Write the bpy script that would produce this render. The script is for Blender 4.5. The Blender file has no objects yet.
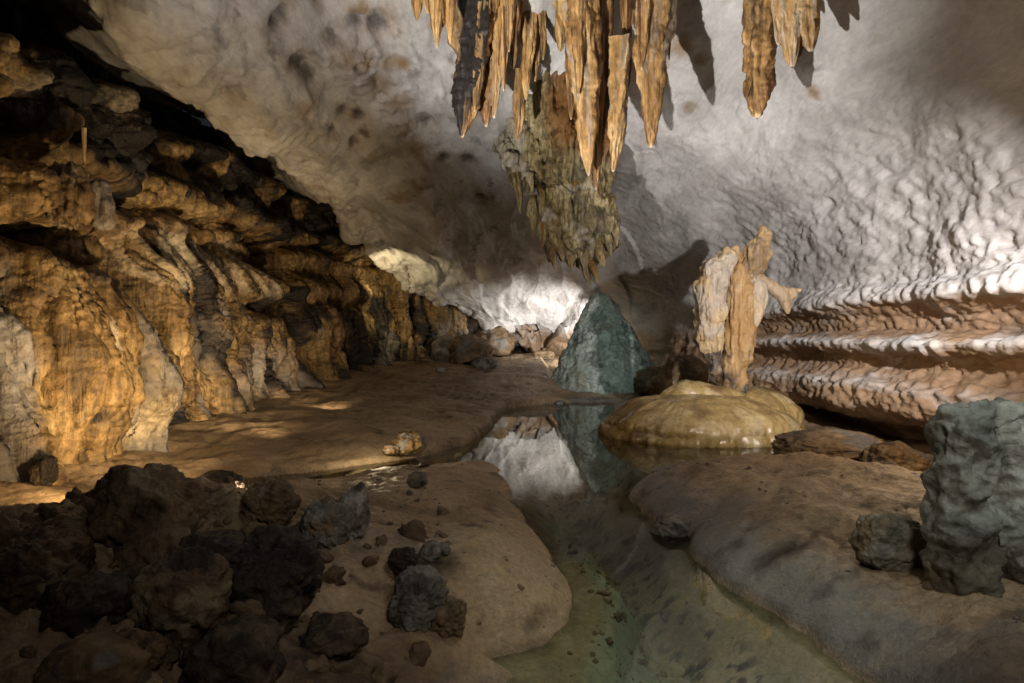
import bpy, bmesh, math, random
import numpy as np
from mathutils import Vector

random.seed(7)
S = bpy.context.scene
COL = S.collection

# ------------------------------------------------------------------ camera model (for measuring the photo)
F = 22.0 / 36.0 * 1024.0
CAMZ = 1.7
CX, CY = 512.0, 341.5
def at(px, py, Y):
    return np.array([(px - CX) / F * Y, Y, CAMZ + (CY - py) / F * Y])
def ground(px, py, z=0.0):
    Y = (CAMZ - z) * F / (py - CY)
    return (px - CX) / F * Y, Y

# ------------------------------------------------------------------ noise
_rs = np.random.RandomState(11)
_G = _rs.normal(size=(256, 3)); _G /= np.linalg.norm(_G, axis=1)[:, None]
_G = _G.astype(np.float32)
def _hash(ix, iy, iz, seed):
    h = (ix.astype(np.uint32) * np.uint32(374761393) + iy.astype(np.uint32) * np.uint32(668265263)
         + iz.astype(np.uint32) * np.uint32(2147483647) + np.uint32((seed * 974711 + 12345) & 0xffffffff))
    h = (h ^ (h >> np.uint32(13))) * np.uint32(1274126177)
    h = (h ^ (h >> np.uint32(15))) * np.uint32(2246822519)
    return h ^ (h >> np.uint32(16))
def noise(p, seed=0):
    p = np.asarray(p, np.float32)
    i = np.floor(p).astype(np.int32); f = p - i
    u = f * f * f * (f * (f * 6 - 15) + 10)
    out = np.zeros(len(p), np.float32)
    for dx in (0, 1):
        wx = u[:, 0] if dx else 1 - u[:, 0]
        for dy in (0, 1):
            wy = u[:, 1] if dy else 1 - u[:, 1]
            for dz in (0, 1):
                wz = u[:, 2] if dz else 1 - u[:, 2]
                g = _G[_hash(i[:, 0] + dx, i[:, 1] + dy, i[:, 2] + dz, seed) & np.uint32(255)]
                d = g[:, 0] * (f[:, 0] - dx) + g[:, 1] * (f[:, 1] - dy) + g[:, 2] * (f[:, 2] - dz)
                out += wx * wy * wz * d
    return out * 1.5
def fbm(p, octv=4, seed=0, gain=0.5):
    p = np.asarray(p, np.float32); a = 1.0; o = np.zeros(len(p), np.float32)
    for k in range(octv):
        o += a * noise(p, seed + k * 17); p = p * 2.03 + 3.1; a *= gain
    return o
def ridged(p, octv=4, seed=0, gain=0.5):
    p = np.asarray(p, np.float32); a = 1.0; o = np.zeros(len(p), np.float32)
    for k in range(octv):
        o += a * (1 - 2 * np.abs(noise(p, seed + k * 17))); p = p * 2.03 + 3.1; a *= gain
    return o
def worley(p, seed=0):
    p = np.asarray(p, np.float32); i = np.floor(p).astype(np.int32); f = p - i
    f1 = np.full(len(p), 9.0, np.float32); f2 = f1.copy()
    for dx in (-1, 0, 1):
        for dy in (-1, 0, 1):
            for dz in (-1, 0, 1):
                h = _hash(i[:, 0] + dx, i[:, 1] + dy, i[:, 2] + dz, seed)
                qx = dx + (h & np.uint32(1023)) / 1023.0 - f[:, 0]
                qy = dy + ((h >> np.uint32(10)) & np.uint32(1023)) / 1023.0 - f[:, 1]
                qz = dz + ((h >> np.uint32(20)) & np.uint32(1023)) / 1023.0 - f[:, 2]
                d = qx * qx + qy * qy + qz * qz
                m = d < f1
                f2 = np.where(m, f1, np.minimum(f2, d)); f1 = np.where(m, d, f1)
    return np.sqrt(f1), np.sqrt(f2)
def sst(a, b, x):
    t = np.clip((x - a) / (b - a), 0, 1); return t * t * (3 - 2 * t)
def bump1(x, c, w):
    return np.exp(-((x - c) / w) ** 2)
def cubic(xk, yk, x):
    """smooth interpolation through knots (pchip-like)"""
    xk = np.asarray(xk, float); yk = np.asarray(yk, float)
    h = np.diff(xk); d = np.diff(yk) / h
    m = np.zeros(len(xk)); m[0] = d[0]; m[-1] = d[-1]
    for k in range(1, len(xk) - 1):
        m[k] = 0 if d[k - 1] * d[k] <= 0 else 2 * d[k - 1] * d[k] / (d[k - 1] + d[k])
    x = np.clip(x, xk[0], xk[-1]); j = np.clip(np.searchsorted(xk, x) - 1, 0, len(xk) - 2)
    t = (x - xk[j]) / h[j]; t2 = t * t; t3 = t2 * t
    return ((2*t3 - 3*t2 + 1) * yk[j] + (t3 - 2*t2 + t) * h[j] * m[j] + (-2*t3 + 3*t2) * yk[j+1] + (t3 - t2) * h[j] * m[j+1])

# ------------------------------------------------------------------ mesh helpers
def raw_mesh(name, V, quads, mat=None, attr=None):
    me = bpy.data.meshes.new(name)
    V = np.ascontiguousarray(V, np.float32); quads = np.ascontiguousarray(quads, np.int32)
    k = quads.shape[1]; n = len(quads)
    me.vertices.add(len(V)); me.vertices.foreach_set('co', V.ravel())
    me.loops.add(n * k); me.loops.foreach_set('vertex_index', quads.ravel())
    me.polygons.add(n); me.polygons.foreach_set('loop_start', np.arange(0, n * k, k, dtype=np.int32))
    me.update(calc_edges=True)
    me.polygons.foreach_set('use_smooth', np.ones(n, bool))
    if attr is not None:
        a = me.color_attributes.new('mask', 'FLOAT_COLOR', 'POINT')
        a.data.foreach_set('color', np.ascontiguousarray(np.column_stack([attr, np.ones(len(V))]), np.float32).ravel())
    if mat: me.materials.append(mat)
    me.update()
    return me
def grid_quads(nu, nv, wrap=False):
    i = np.arange(nu - 1)[:, None]; j = np.arange(nv if wrap else nv - 1)[None, :]; j2 = (j + 1) % nv
    return np.stack([i * nv + j, (i + 1) * nv + j, (i + 1) * nv + j2, i * nv + j2], -1).reshape(-1, 4)
def grid_normals(P):
    du = np.gradient(P, axis=0); dv = np.gradient(P, axis=1)
    n = np.cross(du, dv); return n / (np.linalg.norm(n, axis=2, keepdims=True) + 1e-9)
def link(name, me, parent=None):
    o = bpy.data.objects.new(name, me); COL.objects.link(o)
    if parent: o.parent = parent
    return o
def tag(o, label, cat, group=None):
    o['label'] = label; o['category'] = cat
    if group: o['group'] = group
    return o
def struct(o, kind='structure'):
    o['kind'] = kind; return o
def empty(name, loc):
    o = bpy.data.objects.new(name, None); COL.objects.link(o); o.location = loc; o.empty_display_size = 0.2; return o
def verts_of(me):
    V = np.empty(len(me.vertices) * 3, np.float32); me.vertices.foreach_get('co', V); return V.reshape(-1, 3)
def norms_of(me):
    V = np.empty(len(me.vertices) * 3, np.float32); me.vertices.foreach_get('normal', V); return V.reshape(-1, 3)
def set_verts(me, V):
    me.vertices.foreach_set('co', np.ascontiguousarray(V, np.float32).ravel()); me.update()

def tube_bm(bm, pts, n=14):
    """closed tube through points (x,y,z,rx[,ry]); rx across the photo, ry in depth"""
    pts = [tuple(p) + ((p[3],) if len(p) == 4 else ()) for p in pts]
    P = np.array(pts, float)
    T = np.gradient(P[:, :3], axis=0) if len(P) > 1 else np.array([[0, 0, 1.]])
    T /= np.linalg.norm(T, axis=1)[:, None] + 1e-9
    rings = []
    # rounded ends
    ext = []
    for e, sgn in ((0, -1), (-1, 1)):
        r = min(P[e, 3], P[e, 4])
        ext.append((P[e, :3] + T[e] * sgn * r * 0.55, P[e, 3] * 0.62, P[e, 4] * 0.62, T[e]))
    seq = [ext[0]] + [(P[k, :3], P[k, 3], P[k, 4], T[k]) for k in range(len(P))] + [ext[1]]
    for c, rx, ry, t in seq:
        d = np.array([0, 1., 0]) - t * t[1]
        if np.linalg.norm(d) < 0.2: d = np.array([0, 0, 1.]) - t * t[2]
        d /= np.linalg.norm(d); s = np.cross(d, t); s /= np.linalg.norm(s)
        rings.append([bm.verts.new(c + s * rx * math.cos(a) + d * ry * math.sin(a)) for a in np.linspace(0, 2 * math.pi, n, endpoint=False)])
    for a, b in zip(rings[:-1], rings[1:]):
        for k in range(n): bm.faces.new((a[k], a[(k + 1) % n], b[(k + 1) % n], b[k]))
    bm.faces.new(rings[0][::-1]); bm.faces.new(rings[-1])
def ell_bm(bm, c, r, rot=None):
    ret = bmesh.ops.create_icosphere(bm, subdivisions=3, radius=1)
    from mathutils import Matrix, Euler
    M = Matrix.Translation(Vector(c)) @ (Euler(rot).to_matrix().to_4x4() if rot else Matrix()) @ Matrix.Diagonal((*r, 1))
    bmesh.ops.transform(bm, matrix=M, verts=ret['verts'])
def fuse(bm, voxel, smooth=4):
    """voxel-merge overlapping lumps into one skin"""
    bmesh.ops.recalc_face_normals(bm, faces=bm.faces)
    me = bpy.data.meshes.new('tmp'); bm.to_mesh(me); bm.free()
    o = bpy.data.objects.new('tmp', me); COL.objects.link(o)
    m = o.modifiers.new('r', 'REMESH'); m.mode = 'VOXEL'; m.voxel_size = voxel
    s = o.modifiers.new('s', 'SMOOTH'); s.factor = 0.6; s.iterations = smooth
    dg = bpy.context.evaluated_depsgraph_get(); dg.update()
    out = bpy.data.meshes.new_from_object(o.evaluated_get(dg))
    bpy.data.objects.remove(o); bpy.data.meshes.remove(me)
    out.polygons.foreach_set('use_smooth', np.ones(len(out.polygons), bool))
    return out
def paint(me, R=None, G=None, B=None):
    n = len(me.vertices); z = np.zeros(n)
    A = np.column_stack([z if R is None else R, z if G is None else G, z if B is None else B, np.ones(n)])
    a = me.color_attributes.new('mask', 'FLOAT_COLOR', 'POINT')
    a.data.foreach_set('color', np.ascontiguousarray(np.clip(A, 0, 1), np.float32).ravel())

# ------------------------------------------------------------------ materials
def rock_mat(name, cols, scale=1.0, fine=14.0, bump=0.5, rough=0.6, spec=0.3, stain=(0.10, 0.055, 0.02), dark=(0.012, 0.011, 0.011),
             pale=(0.5, 0.46, 0.42), stretch=(1, 1, 1), speck=0.35, pits=0.0, streak=0.0):
    m = bpy.data.materials.new(name); m.use_nodes = True
    nt = m.node_tree; N = nt.nodes; L = nt.links
    bs = N['Principled BSDF']
    geo = N.new('ShaderNodeNewGeometry')
    mp = N.new('ShaderNodeMapping'); mp.inputs['Scale'].default_value = stretch
    L.new(geo.outputs['Position'], mp.inputs['Vector'])
    def nz(sc, det=8, rg=0.6, dist=0.0, vec=mp):
        n = N.new('ShaderNodeTexNoise'); n.inputs['Scale'].default_value = sc; n.inputs['Detail'].default_value = det
        n.inputs['Roughness'].default_value = rg; n.inputs['Distortion'].default_value = dist
        L.new(vec.outputs[0], n.inputs['Vector']); return n
    n1 = nz(scale, 9, 0.65, 0.6)
    r1 = N.new('ShaderNodeValToRGB'); L.new(n1.outputs['Fac'], r1.inputs['Fac'])
    e = r1.color_ramp.elements
    pos = np.linspace(0.34, 0.66, len(cols))
    e[0].position = pos[0]; e[0].color = (*cols[0], 1)
    e[1].position = pos[-1]; e[1].color = (*cols[-1], 1)
    for k in range(1, len(cols) - 1):
        x = e.new(pos[k]); x.color = (*cols[k], 1)
    # fine speckle of grains and mineral streaks
    n2 = nz(fine, 8, 0.7)
    r2 = N.new('ShaderNodeMapRange'); L.new(n2.outputs['Fac'], r2.inputs['Value'])
    r2.inputs['From Min'].default_value = 0.3; r2.inputs['From Max'].default_value = 0.7
    r2.inputs['To Min'].default_value = 1 - speck; r2.inputs['To Max'].default_value = 1 + speck * 0.6
    mul = N.new('ShaderNodeMix'); mul.data_type = 'RGBA'; mul.blend_type = 'MULTIPLY'; mul.inputs[0].default_value = 1
    L.new(r1.outputs['Color'], mul.inputs[6]); L.new(r2.outputs['Result'], mul.inputs[7])
    mulout = mul.outputs[2]
    if streak:
        mp2 = N.new('ShaderNodeMapping'); mp2.inputs['Scale'].default_value = (1, 1, .13); L.new(geo.outputs['Position'], mp2.inputs['Vector'])
        ns_ = nz(fine * .85, 5, .6, .4, mp2)
        r3 = N.new('ShaderNodeMapRange'); L.new(ns_.outputs['Fac'], r3.inputs['Value']); r3.inputs['From Min'].default_value = .36; r3.inputs['From Max'].default_value = .62
        r3.inputs['To Min'].default_value = 1 - streak; r3.inputs['To Max'].default_value = 1 + .35 * streak
        m3 = N.new('ShaderNodeMix'); m3.data_type = 'RGBA'; m3.blend_type = 'MULTIPLY'; m3.inputs[0].default_value = 1
        L.new(mulout, m3.inputs[6]); L.new(r3.outputs['Result'], m3.inputs[7]); mulout = m3.outputs[2]
    at_ = N.new('ShaderNodeAttribute'); at_.attribute_name = 'mask'
    sep = N.new('ShaderNodeSeparateColor'); L.new(at_.outputs['Color'], sep.inputs['Color'])
    prev = mulout
    n3 = nz(scale * 5, 6, 0.7)
    for k, c in enumerate((stain, dark, pale)):
        mm = N.new('ShaderNodeMath'); mm.operation = 'MULTIPLY_ADD'  # ragged edge for every stain
        L.new(n3.outputs['Fac'], mm.inputs[0]); mm.inputs[1].default_value = 0.9
        L.new(sep.outputs[k], mm.inputs[2])
        mr = N.new('ShaderNodeMapRange'); L.new(mm.outputs[0], mr.inputs['Value'])
        mr.inputs['From Min'].default_value = 0.62; mr.inputs['From Max'].default_value = 1.25; mr.inputs['To Max'].default_value = 1.0
        gate = N.new('ShaderNodeMath'); gate.operation = 'MULTIPLY'
        L.new(mr.outputs['Result'], gate.inputs[0])
        sq = N.new('ShaderNodeMath'); sq.operation = 'MULTIPLY'; sq.use_clamp = True; sq.inputs[1].default_value = 6
        L.new(sep.outputs[k], sq.inputs[0]); L.new(sq.outputs[0], gate.inputs[1])
        mx = N.new('ShaderNodeMix'); mx.data_type = 'RGBA'; L.new(gate.outputs[0], mx.inputs[0])
        L.new(prev, mx.inputs[6])
        c2 = N.new('ShaderNodeMix'); c2.data_type = 'RGBA'; c2.blend_type = 'MULTIPLY'; c2.inputs[0].default_value = 0.6
        c2.inputs[6].default_value = (*c, 1); L.new(r2.outputs['Result'], c2.inputs[7])
        L.new(c2.outputs[2], mx.inputs[7]); prev = mx.outputs[2]
    L.new(prev, bs.inputs['Base Color'])
    # roughness variation: damp patches
    rr = N.new('ShaderNodeMapRange'); L.new(n3.outputs['Fac'], rr.inputs['Value'])
    rr.inputs['From Min'].default_value = 0.35; rr.inputs['From Max'].default_value = 0.65
    rr.inputs['To Min'].default_value = rough - 0.15; rr.inputs['To Max'].default_value = min(1, rough + 0.15)
    L.new(rr.outputs['Result'], bs.inputs['Roughness']); bs.inputs['Specular IOR Level'].default_value = spec
    # relief
    b1 = N.new('ShaderNodeBump'); b1.inputs['Strength'].default_value = bump; b1.inputs['Distance'].default_value = 0.03
    nb = nz(fine * 1.3, 9, 0.62); L.new(nb.outputs['Fac'], b1.inputs['Height'])
    last = b1
    if streak:
        b3 = N.new('ShaderNodeBump'); b3.inputs['Strength'].default_value = min(1, streak * 1.6); b3.inputs['Distance'].default_value = .05
        L.new(ns_.outputs['Fac'], b3.inputs['Height']); L.new(b1.outputs['Normal'], b3.inputs['Normal']); last = b3
    if pits:
        vo = N.new('ShaderNodeTexVoronoi'); vo.inputs['Scale'].default_value = fine * 0.8; L.new(mp.outputs[0], vo.inputs['Vector'])
        b2 = N.new('ShaderNodeBump'); b2.inputs['Strength'].default_value = pits; b2.inputs['Distance'].default_value = 0.03
        L.new(vo.outputs['Distance'], b2.inputs['Height']); L.new(last.outputs['Normal'], b2.inputs['Normal']); last = b2
    L.new(last.outputs['Normal'], bs.inputs['Normal'])
    return m

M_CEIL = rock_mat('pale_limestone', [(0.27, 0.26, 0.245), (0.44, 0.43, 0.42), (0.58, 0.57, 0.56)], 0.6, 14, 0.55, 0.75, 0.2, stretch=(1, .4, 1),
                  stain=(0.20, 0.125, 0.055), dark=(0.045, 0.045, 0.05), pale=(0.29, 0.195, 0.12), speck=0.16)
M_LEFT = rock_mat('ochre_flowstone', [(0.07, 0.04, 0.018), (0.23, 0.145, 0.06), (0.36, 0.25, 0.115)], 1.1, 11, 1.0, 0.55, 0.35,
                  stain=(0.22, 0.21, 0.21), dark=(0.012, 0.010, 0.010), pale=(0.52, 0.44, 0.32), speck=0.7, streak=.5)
M_STAL = rock_mat('tan_dripstone', [(0.14, 0.068, 0.025), (0.45, 0.26, 0.092), (0.60, 0.42, 0.21)], 2.4, 16, 0.9, 0.5, 0.35,
                  stain=(0.10, 0.04, 0.018), dark=(0.02, 0.016, 0.014), pale=(0.62, 0.52, 0.39), stretch=(1, 1, 0.35), speck=0.45, streak=.3)
M_DRAP = rock_mat('olive_dripstone', [(0.075, 0.052, 0.022), (0.25, 0.19, 0.085), (0.37, 0.31, 0.165)], 1.6, 14, 0.9, 0.55, 0.3,
                  stain=(0.16, 0.075, 0.022), dark=(0.02, 0.018, 0.016), pale=(0.36, 0.34, 0.28), stretch=(1, 1, 0.5), speck=0.5, streak=.6)
M_TEAL = rock_mat('greenish_limestone', [(0.14, 0.155, 0.138), (0.26, 0.28, 0.255), (0.36, 0.375, 0.345)], 2.0, 12, 0.8, 0.6, 0.3,
                  stain=(0.16, 0.12, 0.07), dark=(0.03, 0.035, 0.034), pale=(0.44, 0.45, 0.41), speck=0.55, pits=.35)
M_FLOW = rock_mat('wet_yellow_flowstone', [(0.12, 0.078, 0.026), (0.23, 0.16, 0.06), (0.31, 0.235, 0.105)], 1.6, 16, 0.25, 0.32, 0.5,
                  stain=(0.10, 0.06, 0.025), dark=(0.02, 0.017, 0.012), pale=(0.42, 0.34, 0.2), speck=0.25)
M_COLM = rock_mat('pale_orange_calcite', [(0.16, 0.10, 0.042), (0.34, 0.235, 0.11), (0.48, 0.37, 0.22)], 2.2, 14, 0.9, 0.5, 0.35,
                  stain=(0.26, 0.15, 0.055), dark=(0.03, 0.02, 0.014), pale=(0.31, 0.265, 0.21), stretch=(1, 1, 0.6), speck=0.4, streak=.22)
M_MUD = rock_mat('brown_mud', [(0.175, 0.122, 0.071), (0.285, 0.205, 0.125), (0.375, 0.28, 0.18)], 0.9, 26, 0.75, 0.6, 0.3,
                 stain=(0.17, 0.16, 0.15), dark=(0.03, 0.02, 0.014), pale=(0.24, 0.255, 0.19), speck=0.4)
M_BLD = rock_mat('dark_pitted_rock', [(0.04, 0.023, 0.013), (0.12, 0.075, 0.042), (0.22, 0.148, 0.085)], 2.2, 16, 0.9, 0.6, 0.35,
                 stain=(0.18, 0.14, 0.09), dark=(0.012, 0.009, 0.008), pale=(0.3, 0.29, 0.28), speck=0.5, pits=0.5)
M_RUB = rock_mat('brown_rubble', [(0.05, 0.032, 0.02), (0.12, 0.078, 0.045), (0.2, 0.14, 0.085)], 3.0, 18, 0.9, 0.65, 0.3, pits=.3)
M_GREY = rock_mat('grey_brown_rock', [(0.06, 0.052, 0.045), (0.15, 0.135, 0.12), (0.26, 0.24, 0.215)], 3.0, 18, 0.8, 0.6, 0.3,
                  stain=(0.17, 0.12, 0.07), dark=(0.015, 0.013, 0.012), pale=(0.36, 0.34, 0.31), speck=0.45, pits=0.3)
M_BRN = rock_mat('brown_rock', [(0.07, 0.043, 0.022), (0.15, 0.10, 0.052), (0.23, 0.16, 0.09)], 1.8, 14, 0.6, 0.6, 0.3,
                 stain=(0.12, 0.11, 0.10), dark=(0.02, 0.015, 0.01), pale=(0.34, 0.28, 0.2), speck=0.4)

# ------------------------------------------------------------------ cave vault: ceiling running down into the right wall
kY  = [-7, 0, 6, 10, 12, 14, 16, 18, 22, 25, 27, 28.6, 30]
ZCk = [9.2, 9.2, 9.1, 8.9, 8.4, 7.4, 6.5, 5.8, 4.5, 3.3, 2.45, 1.6, 0.6]
XRk = [6.0, 6.2, 6.5, 6.5, 6.4, 6.25, 6.0, 5.65, 4.7, 3.9, 3.3, 2.8, 2.6]
XLk = [-4.8, -4.9, -5.0, -5.0, -5.0, -5.0, -4.95, -4.9, -4.5, -1.9, 0.2, 1.5, 1.9]
ZLk = [6.4, 6.4, 6.3, 6.0, 5.8, 5.85, 5.9, 5.6, 4.6, 3.1, 2.0, 1.2, 0.5]
def ZC(y): return cubic(kY, ZCk, y)
def XR(y): return cubic(kY, XRk, y)
def XL(y): return cubic(kY, XLk, y)
def ZL(y): return cubic(kY, ZLk, y)
def vault_grid(ys, ts):
    zc, xr, xl, zl = (f(ys)[:, None] for f in (ZC, XR, XL, ZL))
    ny = len(ys)
    xm = 0.35 * xr
    sc = zc / 8.9
    X = [xl - 3.2, xl - 1.3, xl - 0.25, xl, xl * 0.62 + xm * 0.38, xl * 0.25 + xm * 0.75, xm, xr * 0.62 + 0.0, xr - 1.35, xr - 0.5, xr - 0.12, xr, xr]
    Z = [zl + 1.7, zl + 1.1, zl + 0.12, zl, zl * 0.33 + zc * 0.67, zl * 0.05 + zc * 0.95, zc, zc * 0.94, zc * 0.79, zc * 0.60, zc * 0.44, zc * 0.3, -0.6 + 0 * zc]
    tk = np.array([0, .06, .105, .13, .25, .38, .48, .58, .68, .76, .83, .88, 1.0])
    Xa = np.concatenate([x + 0 * zc for x in X], 1); Za = np.concatenate([z + 0 * zc for z in Z], 1)
    PX = np.empty((ny, len(ts))); PZ = np.empty((ny, len(ts)))
    for k in range(ny):
        PX[k] = cubic(tk, Xa[k], ts); PZ[k] = cubic(tk, Za[k], ts)
    # soften kinks across the arc except at the lip
    for _ in range(20):
        w = np.where((ts[1:-1] < 0.15), 0.12, 0.5)[None]
        PX[:, 1:-1] += w * (0.5 * (PX[:, :-2] + PX[:, 2:]) - PX[:, 1:-1]); PZ[:, 1:-1] += w * (0.5 * (PZ[:, :-2] + PZ[:, 2:]) - PZ[:, 1:-1])
    P = np.stack([PX, np.repeat(ys[:, None], len(ts), 1), PZ], -1)
    return P
ys = np.concatenate([np.linspace(-7, 4.6, 36), np.linspace(4.7, 29.8, 520)])
ts = np.concatenate([np.linspace(0, 0.13, 60), np.linspace(0.1315, 0.70, 300), np.linspace(0.702, 0.86, 150), np.linspace(0.8604, 1.0, 290)])
P = vault_grid(ys, ts)
VAULT0 = P.copy()
Nv = grid_normals(P)
ctr = np.array([0, 10, 2.5])
sgn = np.sign(np.sum(Nv * (np.array([0.0, 0, 2.5]) - P * np.array([1, 0, 1])), axis=2, keepdims=True)); Nv = Nv * np.where(sgn == 0, 1, sgn)
q = P.reshape(-1, 3)
X_, Y_, Z_ = q[:, 0], q[:, 1], q[:, 2]
T_ = np.repeat(ts[None], len(ys), 0).ravel()
near_lip = sst(0.30, 0.12, T_)
d = 0.22 * fbm(q * [0.35, 0.28, 0.35], 3, 1)
wv = q + 0.3 * np.stack([noise(q * 0.4, 81), noise(q * 0.4, 82), noise(q * 0.4, 83)], 1)
# long bedding folds that run with the passage, stronger to the left
leftm = sst(0.52, 0.2, T_)
fold = ridged(wv * [0.75, 0.16, 0.75], 3, 5)
d += leftm * 0.16 * fold + 0.035 * fbm(wv * [1.3, 0.5, 1.3], 4, 9)
# small overlapping sheets low at the back
backm = sst(15, 22, Y_) * sst(0.85, 0.6, T_)
d += backm * (0.16 * np.abs(((X_ * 0.9 + 0.35 * Z_ + 0.8 * noise(q * 0.5, 33)) % 1.0) - 0.0) ** 1.2)
d += 0.02 * backm * ridged(wv * [2.2, 0.8, 2.2], 3, 71)
# scallops on the right-hand vault, drawn out along the flow
al = (X_ * 0.3 + Y_ * 0.8 + Z_ * 0.5); ac = (Y_ * -0.5 + Z_ * 0.85 + X_ * .2)
sq_ = np.stack([al * 2.0, ac * 2.9, X_ * 2], 1) + 0.4 * np.stack([noise(q * 1.1, 21), noise(q * 1.1, 22), noise(q * 1.1, 23)], 1)
f1, f2 = worley(sq_, 4)
g1, g2 = worley(sq_ * 2.3 + 7, 8)
scm = sst(0.60, 0.74, T_) * sst(2.2, 2.9, Z_) * sst(6.9, 4.2, Z_) * (0.35 + 0.65 * sst(-0.25, 0.35, noise(q * 0.5, 91) + 0.35 * sst(4.7, 3.4, Z_)))
lin = np.stack([al * 1.2, ac * 3.9, X_ * 1.2], 1) + .35 * np.stack([noise(q * 1.3, 21), noise(q * 1.3, 22), noise(q * 1.3, 23)], 1)
d += scm * (.026 * ridged(lin, 4, 46) - .05 * (1 - np.clip(f1, 0, 1)) ** 1.5)
lowsc = sst(4.9, 3.9, Z_) * sst(2.9, 3.4, Z_) * sst(0.70, 0.76, T_)
# faint fine flow lines on the whole roof
d += 0.012 * ridged(np.stack([ac * 5, al * 1.6, X_ * 2], 1), 3, 61)
# ledges of the right wall
rw = sst(0.84, 0.885, T_)
zz = Z_ + 0.06 * noise(q * [0.3, 0.3, 0.3], 13) + .022 * noise(q * [1.2, 1.5, .6], 18) + .014 * noise(q * [3, 4, 2], 23) + 0.012 * (Y_ - 10) * 0
led = cubic([-0.6, 0.0, 0.18, 0.38, 0.62, 0.95, 1.12, 1.28, 1.48, 1.58, 1.68, 1.76, 1.88, 2.12, 2.28, 2.42, 2.54, 2.75, 3.2],
            [-0.9, -0.85, -0.6, 0.18, 0.42, 0.36, 0.10, -0.08, -0.02, 0.30, 0.36, 0.18, -0.26, -0.22, 0.02, 0.22, 0.20, 0.02, 0.0], zz)
ledmask = rw * sst(18, 15, Y_)
d += ledmask * led
rip = np.stack([X_ * 1.0, Y_ * 3.0 + Z_ * 1.6, Z_ * 1.2], 1) + 1.1 * np.stack([noise(q * 1.3, 24), noise(q * 1.3, 25), noise(q * 1.3, 26)], 1)
d += rw * (1 - ledmask / np.maximum(rw, 1e-3)) * (0.22 * ridged(q * [0.8, 0.8, 1.3], 4, 16) - 0.1)
# bedding steps: thin sheets that end in sharp edges, slanting down the roof
st1 = X_ * 0.55 + Z_ * 0.25 - Y_ * 0.10 + 0.9 * noise(q * [0.3, 0.16, 0.3], 34) + .12 * noise(q * 1.1, 36)
saw = (st1 * 1.15) % 1.0
sheet = sst(0.62, 0.3, T_) * sst(-.1, .25, noise(q * [.4, .2, .4], 35) + .1)
d += sheet * 0.09 * (saw ** 2.2 - .3)
crk = np.abs(noise(q * [.9, .32, .9] + .25 * np.stack([noise(q * 2, 37)] * 3, 1), 38)); crkm = sst(.022, .004, crk) * sst(.0, .25, noise(q * .7, 39))
d -= .02 * crkm
blot = sst(.52, .72, fbm(q * [1.6, 1.1, 1.6], 4, 44)) * sst(.86, .7, T_)
# lip of the roof on the left: scalloped broken edge
lipw = bump1(T_, 0.13, 0.045)
d += lipw * (0.30 * fbm(q * [0.6, 0.55, 0.6], 4, 51) + 0.12 * ridged(q * [1.5, 1.2, 1.5], 3, 52))
# solution pockets in the roof
stain = np.zeros(len(q)); darkm = np.zeros(len(q)); warm = np.zeros(len(q))
PXs = CX + X_ / np.maximum(Y_, 0.5) * F; PYs = CY - (Z_ - CAMZ) / np.maximum(Y_, 0.5) * F
def roof_point(px, py):
    """where on the roof a spot measured in the photo lies"""
    m = (PXs - px) ** 2 + (PYs - py) ** 2; m[(Y_ < 4) | (T_ < 0.12)] = 1e9
    return q[np.argmin(m)]
for px, py, r in [(283, 20, .26), (276, 25, .22), (355, 24, .20), (378, 23, .26), (300, 63, .22), (292, 58, .2), (361, 118, .17), (345, 115, .15), (363, 131, .17), (330, 125, .14),
                  (425, 118, .2), (443, 154, .22), (466, 160, .24), (330, 0, .22), (334, 36, .14), (310, 72, .2), (352, 140, .16), (480, 198, .2)]:
    c = roof_point(px, py); rr = np.linalg.norm((q - c) * [1, 0.8, 1], axis=1)
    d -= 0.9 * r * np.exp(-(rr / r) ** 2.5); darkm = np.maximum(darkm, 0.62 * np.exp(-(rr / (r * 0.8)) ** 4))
    stain = np.maximum(stain, 0.45 * np.exp(-(rr / (r * 2.4)) ** 2))
# crusty popcorn band across the left roof
for px, py, r in [(355, 60, .55), (340, 55, .4), (375, 82, .5), (395, 95, .5), (405, 120, .5), (415, 140, .45), (400, 185, .5), (420, 175, .4), (300, 95, .4), (370, 150, .35)]:
    c = roof_point(px, py); rr = np.linalg.norm(q - c, axis=1); w = np.exp(-(rr / r) ** 2)
    d += w * (0.10 * ridged(q * [4, 3, 4], 3, 62) + 0.05); stain = np.maximum(stain, 0.62 * w)
for px, py, r in [(390, 60, .3), (356, 8, .3), (400, 58, .25), (750, 45, .15), (690, 105, .2), (680, 45, .3), (662, 62, .2), (815, 88, .18), (820, 92, .14), (655, 40, .3), (700, 60, .18)]:
    c = roof_point(px, py); rr = np.linalg.norm(q - c, axis=1); w = np.exp(-(rr / r) ** 2)
    stain = np.maximum(stain, 0.7 * w)
darkm = np.maximum(darkm, .3 * crkm); stain = np.maximum(stain, .25 * blot); darkm = np.maximum(darkm, .35 * sst(.30, .5, fbm(q * [2.6, 1.3, 2.6], 3, 45)) * sst(.7, .3, T_))
# ochre staining toward the left lip and brown ground rock at the foot
stain = np.maximum(stain, 0.30 * sst(0.22, 0.14, T_) + 0.14 * fbm(q * [0.5, 0.25, 0.5], 3, 63) * leftm)
warm = np.maximum(warm, rw * sst(2.6, 2.3, Z_) * np.clip(.85 + .3 * fbm(q * [1.5, 1.2, 3], 4, 47) - .6 * (bump1(zz, 1.68, .09) + bump1(zz, 2.45, .1) + .6 * bump1(zz, .95, .14)), 0, 1))  # hollows browner, rims paler: light on the ledge tops put into colour
warm = np.maximum(warm, sst(2.6, 1.6, Z_) * sst(17, 20, Y_) * 0.8)
P = (q + Nv.reshape(-1, 3) * d[:, None]).reshape(P.shape)
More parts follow.
